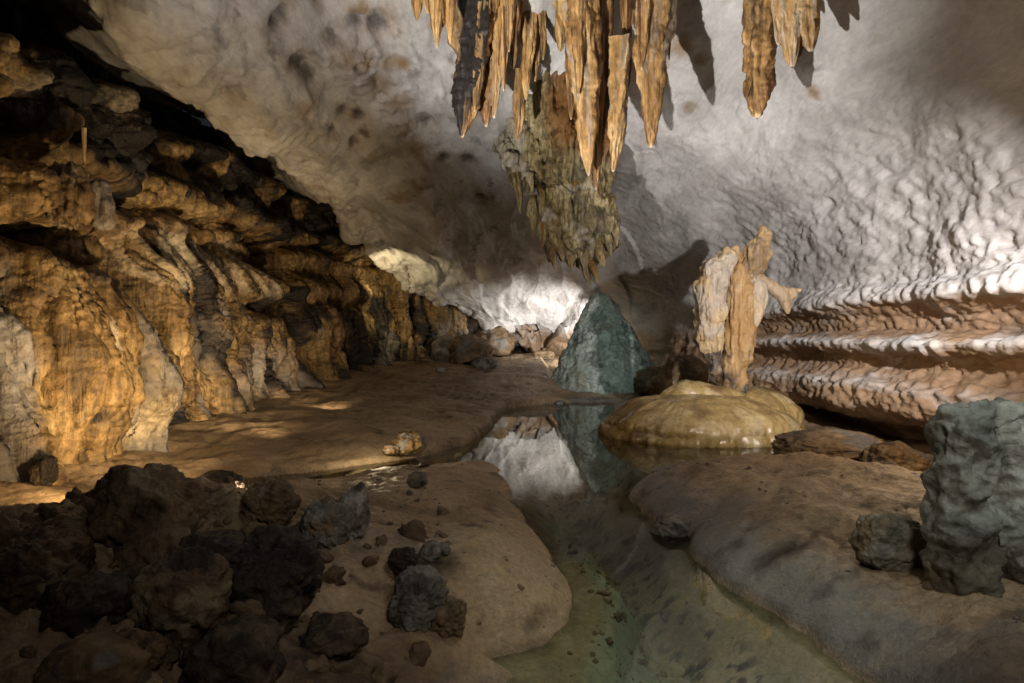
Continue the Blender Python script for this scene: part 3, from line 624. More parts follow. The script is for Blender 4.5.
ST = [
 (417, 21, 10.5, 10, 'small thin stalactite, leftmost of those hanging from the roof', dict(seed=1, power=.7, ragged=.3)),
 (428, 14, 10.5, 9, 'short stub stalactite between the two leftmost thin stalactites', dict(seed=2, power=.6)),
 (437, 48, 10.5, 13, 'thin tan stalactite, third from the left end of the roof cluster', dict(seed=3, power=.7, ragged=.4)),
 (450, 44, 10.5, 10, 'thin stalactite just left of the broad black faced one', dict(seed=4, power=.7, ragged=.3)),
 (462, 138, 11.4, 38, 'broad stalactite with a blackened face and a nipple tip, first large one from the left', dict(seed=5, power=.62, ragged=.5, dark=.95, x0=473, lump=.3, flutes=6)),
 (474, 112, 11.3, 15, 'dark rough stalactite fused to the right edge of the black faced one', dict(seed=20, power=.6, ragged=.5, dark=.5, x0=485)),
 (486, 127, 11.8, 24, 'reddish lumpy stalactite with a white tip beside the black faced one', dict(seed=6, power=.5, ragged=.5, red=.45, x0=490, pale=.2)),
 (494, 118, 11.6, 13, 'pinkish knobbly stalactite pressed against the reddish lumpy one', dict(seed=21, power=.5, ragged=.5, red=.3, x0=499, pale=.4)),
 (504, 92, 11.5, 14, 'slim pinkish tan stalactite with a smooth ribbed stem', dict(seed=7, power=.6, red=.2, x0=505, pale=.4)),
 (513, 70, 11.9, 12, 'short brown stalactite right of the slim ribbed one', dict(seed=8, power=.6, ragged=.3, red=.4, x0=517)),
 (526, 100, 12.2, 17, 'dull tan ribbed stalactite at the right end of the left cluster', dict(seed=9, power=.55, ragged=.35, x0=529)),
 (535, 82, 12.5, 13, 'greyish stalactite behind the dull tan ribbed one', dict(seed=22, power=.6, ragged=.4, x0=537, dark=.3)),
 (516, 140, 12.6, 14, 'isolated dark hanging tip below the left stalactite cluster', dict(seed=23, power=.6, ragged=.5, x0=522, dark=.4, top=70)),
 (589, 176, 11.5, 40, 'longest pale tan stalactite in the middle of the roof', dict(seed=10, power=.62, x0=580, lump=.32, ragged=.3, flutes=6, pale=.35)),
 (596, 190, 11.9, 22, 'narrow brown stalactite touching the right side of the longest one', dict(seed=11, power=.6, x0=602, red=.4, ragged=.3)),
 (613, 172, 11.7, 21, 'knobbly light stalactite with a frayed tip right of the longest one', dict(seed=12, power=.5, ragged=.55, x0=621, top=38, pale=.3)),
 (608, 120, 12.1, 16, 'dark brown stalactite between the longest one and the frayed one', dict(seed=24, power=.6, ragged=.4, x0=606, red=.5)),
 (571, 120, 12.3, 16, 'dark stub stalactite tucked behind the longest one', dict(seed=13, power=.6, dark=.4, x0=570, ragged=.4)),
 (560, 52, 12.0, 14, 'short brown stalactite left of the top of the longest one', dict(seed=25, power=.6, dark=.3, x0=560, ragged=.4)),
 (651, 149, 11.2, 35, 'smooth straight orange tan stalactite standing alone right of centre', dict(seed=14, power=.5, lump=.25, flutes=5, x0=656, pale=.25, ragged=.12)),
 (669, 60, 11.4, 9, 'thin dark spike on the right edge of the lone smooth stalactite', dict(seed=26, power=.7, x0=668, red=.5)),
 (757, 119, 10.2, 27, 'tan stalactite with a swollen ragged lower end, right of the lone smooth one', dict(seed=15, power=.45, ragged=.75, x0=768, lump=.35)),
 (746, 98, 10.2, 9, 'tiny crooked spur on the left side of the swollen ragged stalactite', dict(seed=27, power=.6, ragged=.6, x0=755, top=58)),
 (793, 67, 9.2, 20, 'short whitish frilled stalactite beside the swollen ragged one', dict(seed=16, power=.5, ragged=.7, pale=.6, x0=789)),
 (811, 52, 9.1, 18, 'stubby grey stalactite, farthest right on the roof', dict(seed=17, power=.5, ragged=.7, pale=.4, x0=806)),
 (779, 46, 9.5, 12, 'small pale peg stalactite between the swollen and the frilled one', dict(seed=18, power=.5, pale=.5, ragged=.4)),
 (443, 28, 10.6, 9, 'short thin stalactite between the third from the left and its right neighbour', dict(seed=41, power=.6, ragged=.3)),
 (464, 60, 11.9, 10, 'slender brown spike behind the left edge of the broad black faced stalactite', dict(seed=42, power=.6, ragged=.4, dark=.3)),
 (484, 66, 12.0, 10, 'short tan spike left of the reddish lumpy stalactite', dict(seed=43, power=.6, ragged=.4)),
 (509, 52, 11.1, 9, 'little orange spike over the slim ribbed stalactite', dict(seed=44, power=.6, ragged=.4)),
 (543, 60, 12.2, 10, 'thin grey spike in the gap right of the left cluster', dict(seed=45, power=.6, ragged=.3, dark=.3)),
 (578, 96, 11.2, 13, 'slim tan spike on the left flank of the longest stalactite', dict(seed=46, power=.6, ragged=.4)),
 (627, 96, 11.9, 12, 'slim orange spike between the frayed stalactite and the lone smooth one', dict(seed=47, power=.6, ragged=.4)),
 (642, 70, 11.0, 12, 'short tan spike on the left shoulder of the lone smooth stalactite', dict(seed=48, power=.6, ragged=.3)),
 (801, 34, 9.2, 10, 'tiny cream peg between the frilled and the grey stubby stalactite', dict(seed=49, power=.6, ragged=.5, pale=.5)),
 (84, 164, 7.6, 3.4, 'hair thin stalactite hanging under the ledge of the left wall', dict(seed=19, power=.5, top=128, ragged=.3, pale=.6)),
]
for px, yt, Y, w, lab, kw in ST: stalactite(px, yt, Y, w * .88, lab, **{**kw, 'power': kw['power'] + .08})

# hanging flowstone mass behind the stalactites, with its fringe of drips
def lumps(name, tubes, voxel, mat, parent=None, amp=0.05, sc=3.0, vert=0.0, seed=0, ells=(), smooth=4, ridge=0.4, org=None, masks=None):
    bm = bmesh.new()
    for t in tubes: tube_bm(bm, t)
    for e in ells: ell_bm(bm, *e)
    me = fuse(bm, voxel, smooth)
    V = verts_of(me); Nn = norms_of(me)
    if org is not None: W = V
    dsp = amp * (fbm(V * sc, 4, 500 + seed) * (1 - ridge) + ridge * (ridged(V * [sc * 1.4, sc * 1.4, sc * (0.25 if vert else 1.2)], 4, 510 + seed) - 0.7))
    if vert: dsp += vert * (ridged(V * [sc * 3, sc * 3, sc * 0.3], 3, 520 + seed) - 0.6)
    V2 = V + Nn * dsp[:, None]
    st = fbm(V * sc * 0.5, 4, 530 + seed)
    mk = masks(V, Nn, st) if masks else (0.7 * sst(0.1, 0.5, st), 0.6 * sst(0.15, 0.5, -st), 0.5 * sst(0.2, 0.5, fbm(V * sc, 3, 540 + seed)))
    if org is not None: V2 = V2 - np.array(org)
    set_verts(me, V2); paint(me, *mk); me.materials.append(mat); me.name = name
    return link(name, me, parent)
def T(Y, *pts):
    """tube through photo-measured points (px, py, half-width px[, depth factor])"""
    k = Y / F; out = []
    for p in pts:
        dy = p[4] if len(p) > 4 else 0.0
        c = at(p[0], p[1], Y + dy); out.append((*c, p[2] * k, p[2] * k * (p[3] if len(p) > 3 else 0.8)))
    return out
Yd = 14.4
hc = at(580, 90, Yd)
hang = empty('hanging_flowstone', hc)
tag(hang, 'ragged olive brown flowstone mass hanging from the roof above the cone stalagmite', 'flowstone')
lumps('flowstone_body', [T(Yd, (545, 80, 22, 1.2), (556, 120, 24, 1), (570, 165, 22, .9), (580, 205, 22, .9)), T(Yd, (590, 90, 18), (592, 150, 17), (590, 205, 15)),
                         T(Yd, (520, 112, 14, 1, .8), (530, 142, 18, 1, .4), (548, 172, 16, .8)), T(Yd, (505, 140, 7, 1, 1), (514, 165, 9), (530, 185, 7)),
                         T(Yd, (550, 200, 16), (556, 225, 17), (562, 250, 14)), T(Yd, (590, 205, 22), (590, 232, 24, .9), (590, 250, 18)), T(Yd, (575, 200, 28, .9), (572, 228, 30, .9), (575, 248, 20))],
      0.03, M_DRAP, hang, amp=0.24, sc=2.1, vert=0.13, seed=3, org=hc,
      masks=lambda V, N_, st: (0.9 * sst(5.6, 6.4, V[:, 2]) * sst(0.6, 1.2, V[:, 0]) + 0.3 * sst(0.1, .4, st), 0.55 * sst(0.1, 0.5, -st), 0.5 * sst(0.1, 0.5, fbm(V * 1.5, 3, 77)) * sst(5.6, 5.0, V[:, 2]) + .5 * sst(.6, .2, V[:, 0])))
rd = random.Random(5)
drips = [(533, 235, 9), (541, 252, 10), (549, 263, 10), (556, 272, 11), (563, 262, 11), (571, 270, 10), (585, 272, 12), (590, 287, 12), (597, 283, 10), (604, 268, 10), (611, 258, 9), (617, 246, 8),
         (579, 258, 9), (521, 214, 8), (514, 190, 7), (526, 196, 8), (568, 214, 12), (583, 205, 13), (595, 214, 12), (602, 204, 10), (560, 240, 10), (606, 240, 9), (545, 205, 9)]
for i, (px, yt, w) in enumerate(drips):
    dY = Yd - 0.35 - 0.25 * rd.random()
    o = stalactite(px, yt, dY, w * 1.35, '', top=yt - rd.uniform(30, 50), seed=30 + i, power=.9, ragged=.45, lump=.4, mat=M_DRAP, name='drip', parent=hang, pale=.3 if yt > 220 else 0, red=.25 if 195 < yt < 218 and px > 560 else 0, x0=px + rd.uniform(-6, 3))
    o.location = -Vector(hc)

# ------------------------------------------------------------------ cone stalagmite in the pool
def spun(name, cx, cy, zs_, rs_, mat, seed, depth=1.0, amp=0.05, sc=2.5, vert=0.0, ns=150, nr=150, lean=(0, 0), masks=None, ridge=.5):
    zz_ = np.linspace(zs_[0], zs_[-1], nr); rr_ = cubic(zs_, rs_, zz_)
    a = np.linspace(0, 2 * math.pi, ns, endpoint=False)
    u = (zz_ - zz_[0]) / (zz_[-1] - zz_[0])
    R = rr_[:, None]
    Xx = cx + lean[0] * u[:, None] ** 1.5 + R * np.cos(a); Yy = cy + lean[1] * u[:, None] + depth * R * np.sin(a)
    V = np.stack([Xx, Yy, zz_[:, None] + 0 * Xx], -1)
    nn = grid_normals(np.concatenate([V, V[:, :1]], 1))[:, :-1]
    out = np.stack([np.cos(a) + 0 * R, np.sin(a) + 0 * R, 0 * R + 0 * a], -1); nn *= np.where(np.sum(nn * out, 2, keepdims=True) < 0, -1, 1)
    q = V.reshape(-1, 3)
    dsp = amp * ((1 - ridge) * 2 * fbm(q * sc, 4, 600 + seed) + ridge * (ridged(q * sc * 1.3, 4, 610 + seed) - .7))
    if vert: dsp += vert * (ridged(q * [sc * 2.6, sc * 2.6, sc * .3], 3, 620 + seed) - .6)
    fade = np.repeat(np.clip(rr_ / (0.15 * max(rr_)), 0.05, 1), ns)
    q2 = q + nn.reshape(-1, 3) * (dsp * fade)[:, None]
    q2 = np.concatenate([q2, [q2[-ns:].mean(0) + [0, 0, 0.004]]])
    org = np.array([cx, cy, zs_[0]])
    Q = grid_quads(nr, ns, True); j = np.arange(ns); b = (nr - 1) * ns
    tri = np.stack([b + j, b + (j + 1) % ns, np.full(ns, len(q2) - 1)], 1)
    me = bpy.data.meshes.new(name); me.from_pydata((q2 - org).tolist(), [], Q[:, ::-1].tolist() + tri.tolist())
    me.polygons.foreach_set('use_smooth', np.ones(len(me.polygons), bool)); me.materials.append(mat)
    qq = np.concatenate([q, q[-1:]]); st = fbm(qq * sc * .6, 4, 630 + seed)
    paint(me, *(masks(qq, None, st) if masks else (.6 * sst(.1, .5, st), .55 * sst(.15, .5, -st), .5 * sst(.2, .5, fbm(qq * sc, 3, 640 + seed)))))
    o = link(name, me); o.location = org
    return o
Yc = 20.0; kc = Yc / F
cb = at(606, 398, Yc)
o = spun('stalagmite', cb[0], Yc, [-0.35, 0.1, 0.4, 0.8, 1.3, 1.8, 2.3, 2.7, 3.0, 3.2, 3.3], np.array([64, 59, 54, 48, 40.5, 32, 23.5, 17, 11.5, 6, .5]) * kc, M_TEAL, 1, depth=.8, amp=.09, sc=1.7, vert=.035, ns=240, nr=240, lean=(-5 * kc, 0), ridge=.6,
         masks=lambda V, N_, st: (.5 * sst(.15, .5, st), .55 * sst(.15, .5, -st), .6 * sst(.1, .5, fbm(V * 2, 3, 9)) * sst(.4, 1.5, V[:, 2])))
tag(o, 'tall cone shaped blue green stalagmite rising from the far edge of the pool', 'stalagmite')

# ------------------------------------------------------------------ flowstone dome and the split column on it
Yp = 11.4; kp = Yp / F
pc = at(700, 440, Yp)
def dome_masks(V, N_, st):
    return (0.7 * sst(.05, .5, st) + .25 * sst(.5, .1, V[:, 2]), .5 * sst(.25, .6, -st), .4 * sst(.15, .5, fbm(V * 1.2, 3, 5)))
dome = empty('flowstone_dome', (pc[0], Yp, 0)); tag(dome, 'low rounded yellow flowstone mound with a fringed rim at the pool edge', 'flowstone')
def flowshape(name, cx, cy, rx, ry, ztop, zrim, undercut, seed, parent, mat=M_FLOW, fr=26):
    na, nr = 260, 110
    a = np.linspace(0, 2 * math.pi, na, endpoint=False)[None]; u = np.linspace(0, 1, nr)[:, None]
    # u<.6 : top out to the rim ; .6-.75 round the rim ; then drop under it
    rad = np.where(u < .62, (u / .62) ** .9, np.where(u < .78, 1 + .025 * np.sin((u - .62) / .16 * math.pi), 1 - undercut * sst(.78, .86, u)))
    zt = np.where(u < .62, ztop - (ztop - zrim) * (u / .62) ** 2.6, np.where(u < .78, zrim - (u - .62) / .16 * .22, zrim - .22 - (u - .78) / .22 * (zrim + .15)))
    wob = 1 + .09 * noise(np.stack([np.cos(a[0]) * 1.3 + seed, np.sin(a[0]) * 1.3, 0 * a[0]], 1), 700)[None] + .04 * noise(np.stack([np.cos(a[0]) * 4 + seed, np.sin(a[0]) * 4, 0 * a[0]], 1), 701)[None]
    V = np.stack([cx + rx * rad * wob * np.cos(a), cy + ry * rad * wob * np.sin(a), zt + 0 * a], -1)
    nn = grid_normals(np.concatenate([V, V[:, :1]], 1))[:, :-1]
    out = np.stack([np.cos(a) * rad, np.sin(a) * rad, .6 + 0 * a * u], -1); nn *= np.where(np.sum(nn * out, 2, keepdims=True) < 0, -1, 1)
    q = V.reshape(-1, 3); U = (u + 0 * a).ravel(); A = (a + 0 * u).ravel()
    rr = np.stack([np.cos(A) * 5.5, np.sin(A) * 5.5, U * .8], 1)
    dsp = .05 * fbm(q * 1.6, 4, 710 + seed) + .022 * (ridged(rr, 3, 711 + seed) - .5) * sst(.1, .5, U) + .05 * (ridged(rr * [2.4, 2.4, 1], 2, 712 + seed) - .6) * sst(.60, .72, U)
    V2 = q + nn.reshape(-1, 3) * dsp[:, None]
    fring = .07 * np.clip(ridged(rr * [2.2, 2.2, 0], 2, 713 + seed), -1, 1); V2[:, 2] -= fring * bump1(U, .79, .035)
    me = raw_mesh(name, V2 - np.array([dome.location[0], dome.location[1], 0]), grid_quads(nr, na, True)[:, ::-1], mat)
    paint(me, *dome_masks(q, None, fbm(q * .9, 4, 720 + seed)))
    return link(name, me, parent)
flowshape('mound_body', at(697, 0, Yp)[0], Yp, 88 * kp, 1.35, .74, .33, .10, 1, dome)
flowshape('lower_tier', at(703, 0, Yp)[0], Yp + .1, 96 * kp, 1.5, .30, .16, .03, 7, dome)
flowshape('side_lobe', at(762, 0, Yp)[0], Yp + .35, 42 * kp, .8, .84, .46, .12, 4, dome)
lumps('top_knob', [T(Yp + .2, (668, 404, 13, 1.2), (688, 394, 15, 1.3), (708, 397, 14, 1.3), (735, 402, 14, 1.3))], .04, M_FLOW, dome, amp=.04, sc=2, seed=8, org=tuple(dome.location), masks=dome_masks)

Yk = 11.6
colm = empty('column', at(735, 392, Yk)); tag(colm, 'split cream and orange dripstone column standing on the yellow mound', 'column'); co = tuple(colm.location)
lumps('trunk', [T(Yk, (739, 270, 9), (740, 295, 13), (741, 325, 14), (740, 352, 13.5), (735, 372, 10), (736, 392, 9)), T(Yk, (733, 384, 9), (737, 396, 15), (738, 404, 18)),
                T(Yk, (746, 280, 7, 1, .12), (749, 305, 8), (748, 335, 6), (745, 360, 4))], .02, M_COLM, colm, amp=.09, sc=3.2, vert=.02, seed=11, org=co,
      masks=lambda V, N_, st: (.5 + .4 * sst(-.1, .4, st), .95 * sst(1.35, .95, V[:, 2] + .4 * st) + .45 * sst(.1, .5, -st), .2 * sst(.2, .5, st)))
lumps('side_slab', [T(Yk - .08, (730, 254, 6), (719, 267, 13, .9), (711, 287, 14.5, .95), (709, 312, 15, .95), (710, 338, 12, .9), (713, 358, 8, .9), (717, 372, 3))],
      .019, M_COLM, colm, amp=.09, sc=3.4, vert=.02, seed=12, org=co,
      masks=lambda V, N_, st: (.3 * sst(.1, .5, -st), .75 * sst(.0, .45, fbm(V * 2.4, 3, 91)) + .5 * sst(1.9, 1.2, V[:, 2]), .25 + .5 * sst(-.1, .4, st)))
lumps('crown', [T(Yk, (764, 228, 3), (762, 237, 7.5), (758, 252, 11.5), (752, 268, 10.5), (746, 282, 7), (743, 296, 4)), T(Yk + .1, (735, 248, 3), (735, 256, 5), (741, 266, 6))],
      .019, M_COLM, colm, amp=.09, sc=3.6, vert=.015, seed=13, org=co, masks=lambda V, N_, st: (.4 + .5 * sst(0, .4, st), .45 * sst(.15, .5, -st), .2 * sst(.1, .5, -st)))
lumps('hanging_blade', [T(Yk - .05, (757, 284, 8), (760, 298, 8), (757, 314, 6), (753, 330, 3)), T(Yk, (750, 275, 8), (756, 288, 8))], .022, M_COLM, colm, amp=.04, sc=4, vert=.015, seed=14, org=co,
      masks=lambda V, N_, st: (.2 * sst(.15, .5, st), 0 * st, .6 + .3 * st))
lumps('shard', [T(Yk, (754, 276, 6), (764, 281, 6), (774, 288, 6.5), (783, 296, 7.5), (787, 304, 6), (788, 314, 2)), T(Yk, (776, 289, 5), (788, 292, 4.5), (801, 290, 1.5)), T(Yk, (782, 293, 5), (791, 297, 4.5), (796, 294, 3))], .02, M_COLM, colm, amp=.03, sc=4, seed=15, org=co,
      masks=lambda V, N_, st: (.35 + .3 * st, 0 * st, .4 + .3 * st))

# ------------------------------------------------------------------ pillar and block at the right
Yr = 3.5; kr = Yr / F
pb = at(985, 560, Yr)
pil = lumps('rock_pillar', [T(Yr, (962, 424, 24, .9), (962, 450, 26, .9), (958, 500, 25, .9), (960, 545, 28, 1), (966, 585, 34, 1)), T(Yr + .05, (1000, 420, 26, .9), (1004, 455, 30), (1002, 510, 33), (1006, 550, 36), (1012, 590, 42)),
                            T(Yr + .12, (1032, 424, 24), (1034, 470, 28), (1038, 530, 32), (1044, 590, 38)), T(Yr - .03, (950, 418, 9), (975, 415, 10), (1000, 416, 9), (1020, 414, 8)), T(Yr + .1, (950, 420, 12), (985, 418, 12), (1030, 418, 12))],
            0.012, M_TEAL, None, amp=.07, sc=3.6, seed=21, org=tuple(pb), smooth=2, ridge=.7,
            masks=lambda V, N_, st: (.75 * sst(.75, .25, V[:, 2] + .3 * st) + .3 * sst(.2, .5, st), .5 * sst(.15, .5, -st), .75 * sst(.15, .45, fbm(V * [2.5, 2.5, 1.2], 3, 78)) * sst(.5, .9, V[:, 2])))
pil.location = pb; tag(pil, 'thick grey green rock pillar with a broken flat top', 'pillar')

# ------------------------------------------------------------------ boulders and stones
def boulder(px, py, wpx, hpx, label, Y=None, mat=M_BLD, seed=0, sub=5, depth=.9, name='boulder', cat='boulder', group=None, amp=.22, facet=.42, rot=0., sink=None, tiltx=0., pit=.10, z0=None, masks=None):
    """boulder whose foot is at photo point (px, py), wpx wide and hpx high there"""
    if sink is None: sink = .5 if group else .22
    if Y is None:
        zz0 = 0.3
        for _ in range(12):
            Y = (CAMZ - zz0) * F / (py - CY); zz0 = .5 * zz0 + .5 * fz((px - CX) / F * Y, Y)
    gx = (px - CX) / F * Y; k = Y / F
    gz = fz(gx, Y) if z0 is None else z0
    bm = bmesh.new(); bmesh.ops.create_icosphere(bm, subdivisions=sub, radius=1)
    me = bpy.data.meshes.new(name); bm.to_mesh(me); bm.free()
    V = verts_of(me).astype(float)
    V = np.sign(V) * np.abs(V) ** .86
    c = V + seed * 7.31
    f1, f2 = worley(c * 1.15, 800 + seed)
    dd = amp * fbm(c * .9, 3, 810 + seed) + facet * (f2 - f1 - .3) * .6 + .07 * ridged(c * 2.6, 4, 820 + seed)
    if pit:
        h1, h2 = worley(c * 4.2, 830 + seed); dd -= pit * (1 - np.clip(h1 * 1.3, 0, 1)) ** 1.2
        dd += .03 * fbm(c * 9, 3, 840 + seed)
    V = V * (1 + dd)[:, None]
    q_ = .72 if group and seed > 2 else .94; hx, hz = q_ * wpx * k / 2, q_ * hpx * k / 2 / (1 - sink * .5)
    V = V * [hx, hx * depth, hz]
    ca, sa = math.cos(rot), math.sin(rot); V = np.stack([V[:, 0] * ca + V[:, 2] * sa, V[:, 1], -V[:, 0] * sa + V[:, 2] * ca], 1)
    set_verts(me, V); me.polygons.foreach_set('use_smooth', np.ones(len(me.polygons), bool)); me.materials.append(mat)
    st = fbm(c * .8, 4, 850 + seed)
    paint(me, *(masks(V, None, st) if masks else (.7 * sst(.1, .5, st), .6 * sst(.1, .5, -st), .25 * sst(.25, .6, fbm(c * 2, 3, 860 + seed)))))
    o = link(name, me); o.location = (gx, Y + hx * depth * .6, gz + hz * (1 - sink)); o.rotation_euler = (tiltx, 0, 0)
    return tag(o, label, cat, group)
FG = 'dark boulders in the left foreground'; DK = lambda V, N_, st: (0 * st, .62 + .25 * st, 0 * st)
boulder(132, 552, 104, 78, 'large brown boulder with a flat ragged top at the head of the rubble heap', seed=1, rot=.1, sub=6, group=FG, masks=lambda V, N_, st: (.65 * sst(-.1, .4, st), .5 * sst(.2, .6, -st), 0 * st))
boulder(150, 566, 80, 60, 'brown sloping boulder leaning on the front of the flat topped one', seed=2, rot=.5, group=FG, masks=lambda V, N_, st: (.7 * sst(-.2, .3, st), .3 * sst(.2, .6, -st), 0 * st))
boulder(20, 600, 120, 85, 'dark pitted boulder cut by the left edge of the photo', seed=3, sub=6, group=FG)
boulder(68, 545, 60, 42, 'small dark boulder left of the large flat topped boulder', seed=4, group=FG)
boulder(165, 640, 130, 105, 'rounded pitted boulder in the middle of the rubble heap', seed=5, sub=6, group=FG)
boulder(262, 612, 130, 95, 'very dark jagged boulder on the right side of the rubble heap', seed=6, sub=6, amp=.3, facet=.4, group=FG, masks=lambda V, N_, st: (0 * st, .75 + .2 * st, 0 * st))
boulder(205, 585, 110, 60, 'low dark boulder lying behind the rounded pitted one', seed=7, group=FG, masks=lambda V, N_, st: (0 * st, .7 + .2 * st, 0 * st))
boulder(80, 700, 130, 65, 'smooth tan boulder at the bottom left corner', seed=8, mat=M_BRN, amp=.15, facet=.1, pit=.03, group=FG)
boulder(225, 690, 120, 80, 'dark rough boulder at the bottom edge left of the mud', seed=9, group=FG, masks=lambda V, N_, st: (0 * st, .65 + .2 * st, 0 * st))
boulder(75, 630, 110, 60, 'dark rugged boulder between the tan one and the pitted one', seed=10, group=FG, masks=lambda V, N_, st: (.2 * sst(.1, .5, st), .6 + .2 * st, 0 * st))
boulder(140, 665, 48, 36, 'small brown stone in front of the rounded pitted boulder', seed=11, mat=M_BRN, group=FG)
boulder(98, 640, 26, 15, 'small flat tan stone lying in the rubble heap', seed=12, mat=M_BRN, sub=4, pit=.02, group=FG)
boulder(110, 655, 30, 16, 'small tan stone beside the flat tan one in the rubble', seed=13, mat=M_BRN, sub=4, pit=.02, group=FG)
boulder(330, 655, 90, 40, 'dark lump of rock sunk in the mud near the bottom edge', seed=14, group=FG, sink=.5, masks=lambda V, N_, st: (0 * st, .6 + .2 * st, 0 * st))
boulder(210, 512, 50, 26, 'flat dark rock lying in the gully behind the big boulders', seed=15, z0=.03, Y=6.6, mat=M_BLD, masks=lambda V, N_, st: (0 * st, .7 + .2 * st, 0 * st))
boulder(266, 524, 54, 46, 'brown rounded boulder with a brightly lit edge beside the gully', seed=16, mat=M_BRN, sub=6)
boulder(252, 540, 26, 20, 'small pale stone at the foot of the boulder with the lit edge', seed=17, mat=M_BRN, sub=4)
boulder(322, 545, 50, 48, 'blue grey jagged rock, left half of the pair on the mud', seed=18, mat=M_GREY, sub=6)
boulder(350, 538, 36, 52, 'upright pale grey rock, right half of the pair on the mud', seed=19, mat=M_GREY, sub=6, rot=.2, masks=lambda V, N_, st: (0 * st, .5 * sst(.1, .5, -st), .6 * sst(-.1, .4, st)))
boulder(415, 630, 58, 62, 'long grey rock lying on the mud bank, rough and dark', seed=20, mat=M_GREY, sub=6, rot=.55, depth=.7)
boulder(445, 636, 42, 36, 'brown faced stone at the lower end of the long grey rock', seed=21, mat=M_BRN, rot=.3, masks=lambda V, N_, st: (.3 * sst(.1, .5, st), .4 * sst(.1, .5, -st), 0 * st))
boulder(402, 592, 30, 26, 'black stone on the upper end of the long grey rock', seed=22, mat=M_BLD, z0=.42, masks=lambda V, N_, st: (0 * st, .8 + .2 * st, 0 * st))
boulder(430, 560, 24, 16, 'small dark stone in a hollow of the mud bank', seed=23, mat=M_GREY, sub=4)
boulder(442, 556, 16, 12, 'tiny grey stone next to the small dark stone on the mud', seed=24, mat=M_GREY, sub=4)
boulder(416, 488, 20, 16, 'little grey stone at the top of the mud bank near the gully', seed=25, mat=M_GREY, sub=4)
boulder(409, 494, 7, 5, 'very small pale pebble beside the little grey stone', seed=26, mat=M_GREY, sub=3, name='stone', cat='stone')
boulder(408, 470, 34, 20, 'brightly lit yellow rock on the far side of the gully', seed=27, mat=M_LEFT, Y=8.9, z0=.12)
boulder(391, 473, 18, 9, 'small lit stone left of the bright yellow rock at the gully', seed=28, mat=M_LEFT, sub=4, Y=8.8, z0=.12)
boulder(676, 531, 42, 24, 'dark rock lying at the water edge below the brown slab', seed=29, mat=M_GREY, sub=5, masks=lambda V, N_, st: (.5 * sst(0, .4, st), .55 * sst(.0, .5, -st), 0 * st))
boulder(898, 546, 74, 52, 'flat faced grey block leaning against the foot of the pillar', seed=30, mat=M_TEAL, sub=6, facet=.35, amp=.15, rot=.1, depth=.6, pit=.04, masks=lambda V, N_, st: (.6 + .3 * st, .4 * sst(.2, .5, -st), 0 * st), Y=3.75)
boulder(845, 470, 112, 34, 'long low brown boulder in the trench behind the slab', seed=31, mat=M_BRN, Y=8.3, z0=.02, amp=.14, facet=.12, pit=.02, sub=6)
boulder(908, 474, 64, 40, 'brown boulder in the trench under the scalloped wall', seed=32, mat=M_BRN, Y=7.6, z0=-.05, amp=.15, pit=.02, sub=6, rot=.2)
boulder(40, 500, 24, 30, 'upright dark stump of rock before the lit patch of floor', seed=34, mat=M_BLD, Y=6.2, name='rock_stump', cat='rock', rot=.0, masks=lambda V, N_, st: (0 * st, .7 + .2 * st, 0 * st))
boulder(468, 370, 46, 30, 'brown boulder at the far end of the passage, left of the white wall', seed=35, mat=M_BRN, Y=22.5, pit=.03)
boulder(492, 360, 44, 30, 'orange brown boulder highest in the far end pile', seed=36, mat=M_BRN, Y=25.5, pit=.03, facet=.35)
boulder(445, 372, 30, 26, 'grey brown boulder at the left of the far end pile', seed=37, mat=M_GREY, Y=23, pit=.03)
boulder(484, 376, 26, 12, 'flat pale stone in front of the far end boulder pile', seed=38, mat=M_GREY, Y=21, sub=4, pit=.02)
boulder(560, 398, 12, 10, 'pale round stone on the shore left of the cone stalagmite', seed=39, mat=M_GREY, Y=17, sub=4, pit=.02)
boulder(545, 362, 22, 10, 'pale slab of rock lying against the back wall', seed=40, mat=M_BRN, Y=25.8, sub=4)
boulder(662, 396, 50, 28, 'dark boulder between the cone stalagmite and the column', seed=41, mat=M_BRN, Y=17.5, pit=.02)
boulder(688, 388, 50, 44, 'brown boulder half hidden behind the column and yellow mound', seed=42, mat=M_BRN, Y=14.6, pit=.02)
boulder(440, 376, 10, 6, 'small white stone on the mud beside the far left wall', seed=43, mat=M_GREY, Y=20, sub=3, masks=lambda V, N_, st: (0 * st, 0 * st, .8 + 0 * st))

def nub(px, py, wpx, hpx, Y, label, seed, mat=M_COLM, name='stalagmite'):
    c = at(px, py, Y); k = Y / F; h = hpx * k; r = wpx * k / 2
    o = spun(name, c[0], Y, [c[2] - .1, c[2] + h * .3, c[2] + h * .7, c[2] + h * .93, c[2] + h], [r * 1.2, r, r * .7, r * .4, .005], mat, seed, amp=r * .5, sc=4, ns=40, nr=40)
    return tag(o, label, 'stalagmite')
nub(411, 352, 6, 16, 22.5, 'small white stalagmite by the far left wall', 61)
nub(420, 354, 8, 8, 22.8, 'tiny rounded stalagmite right of the small white one', 62)

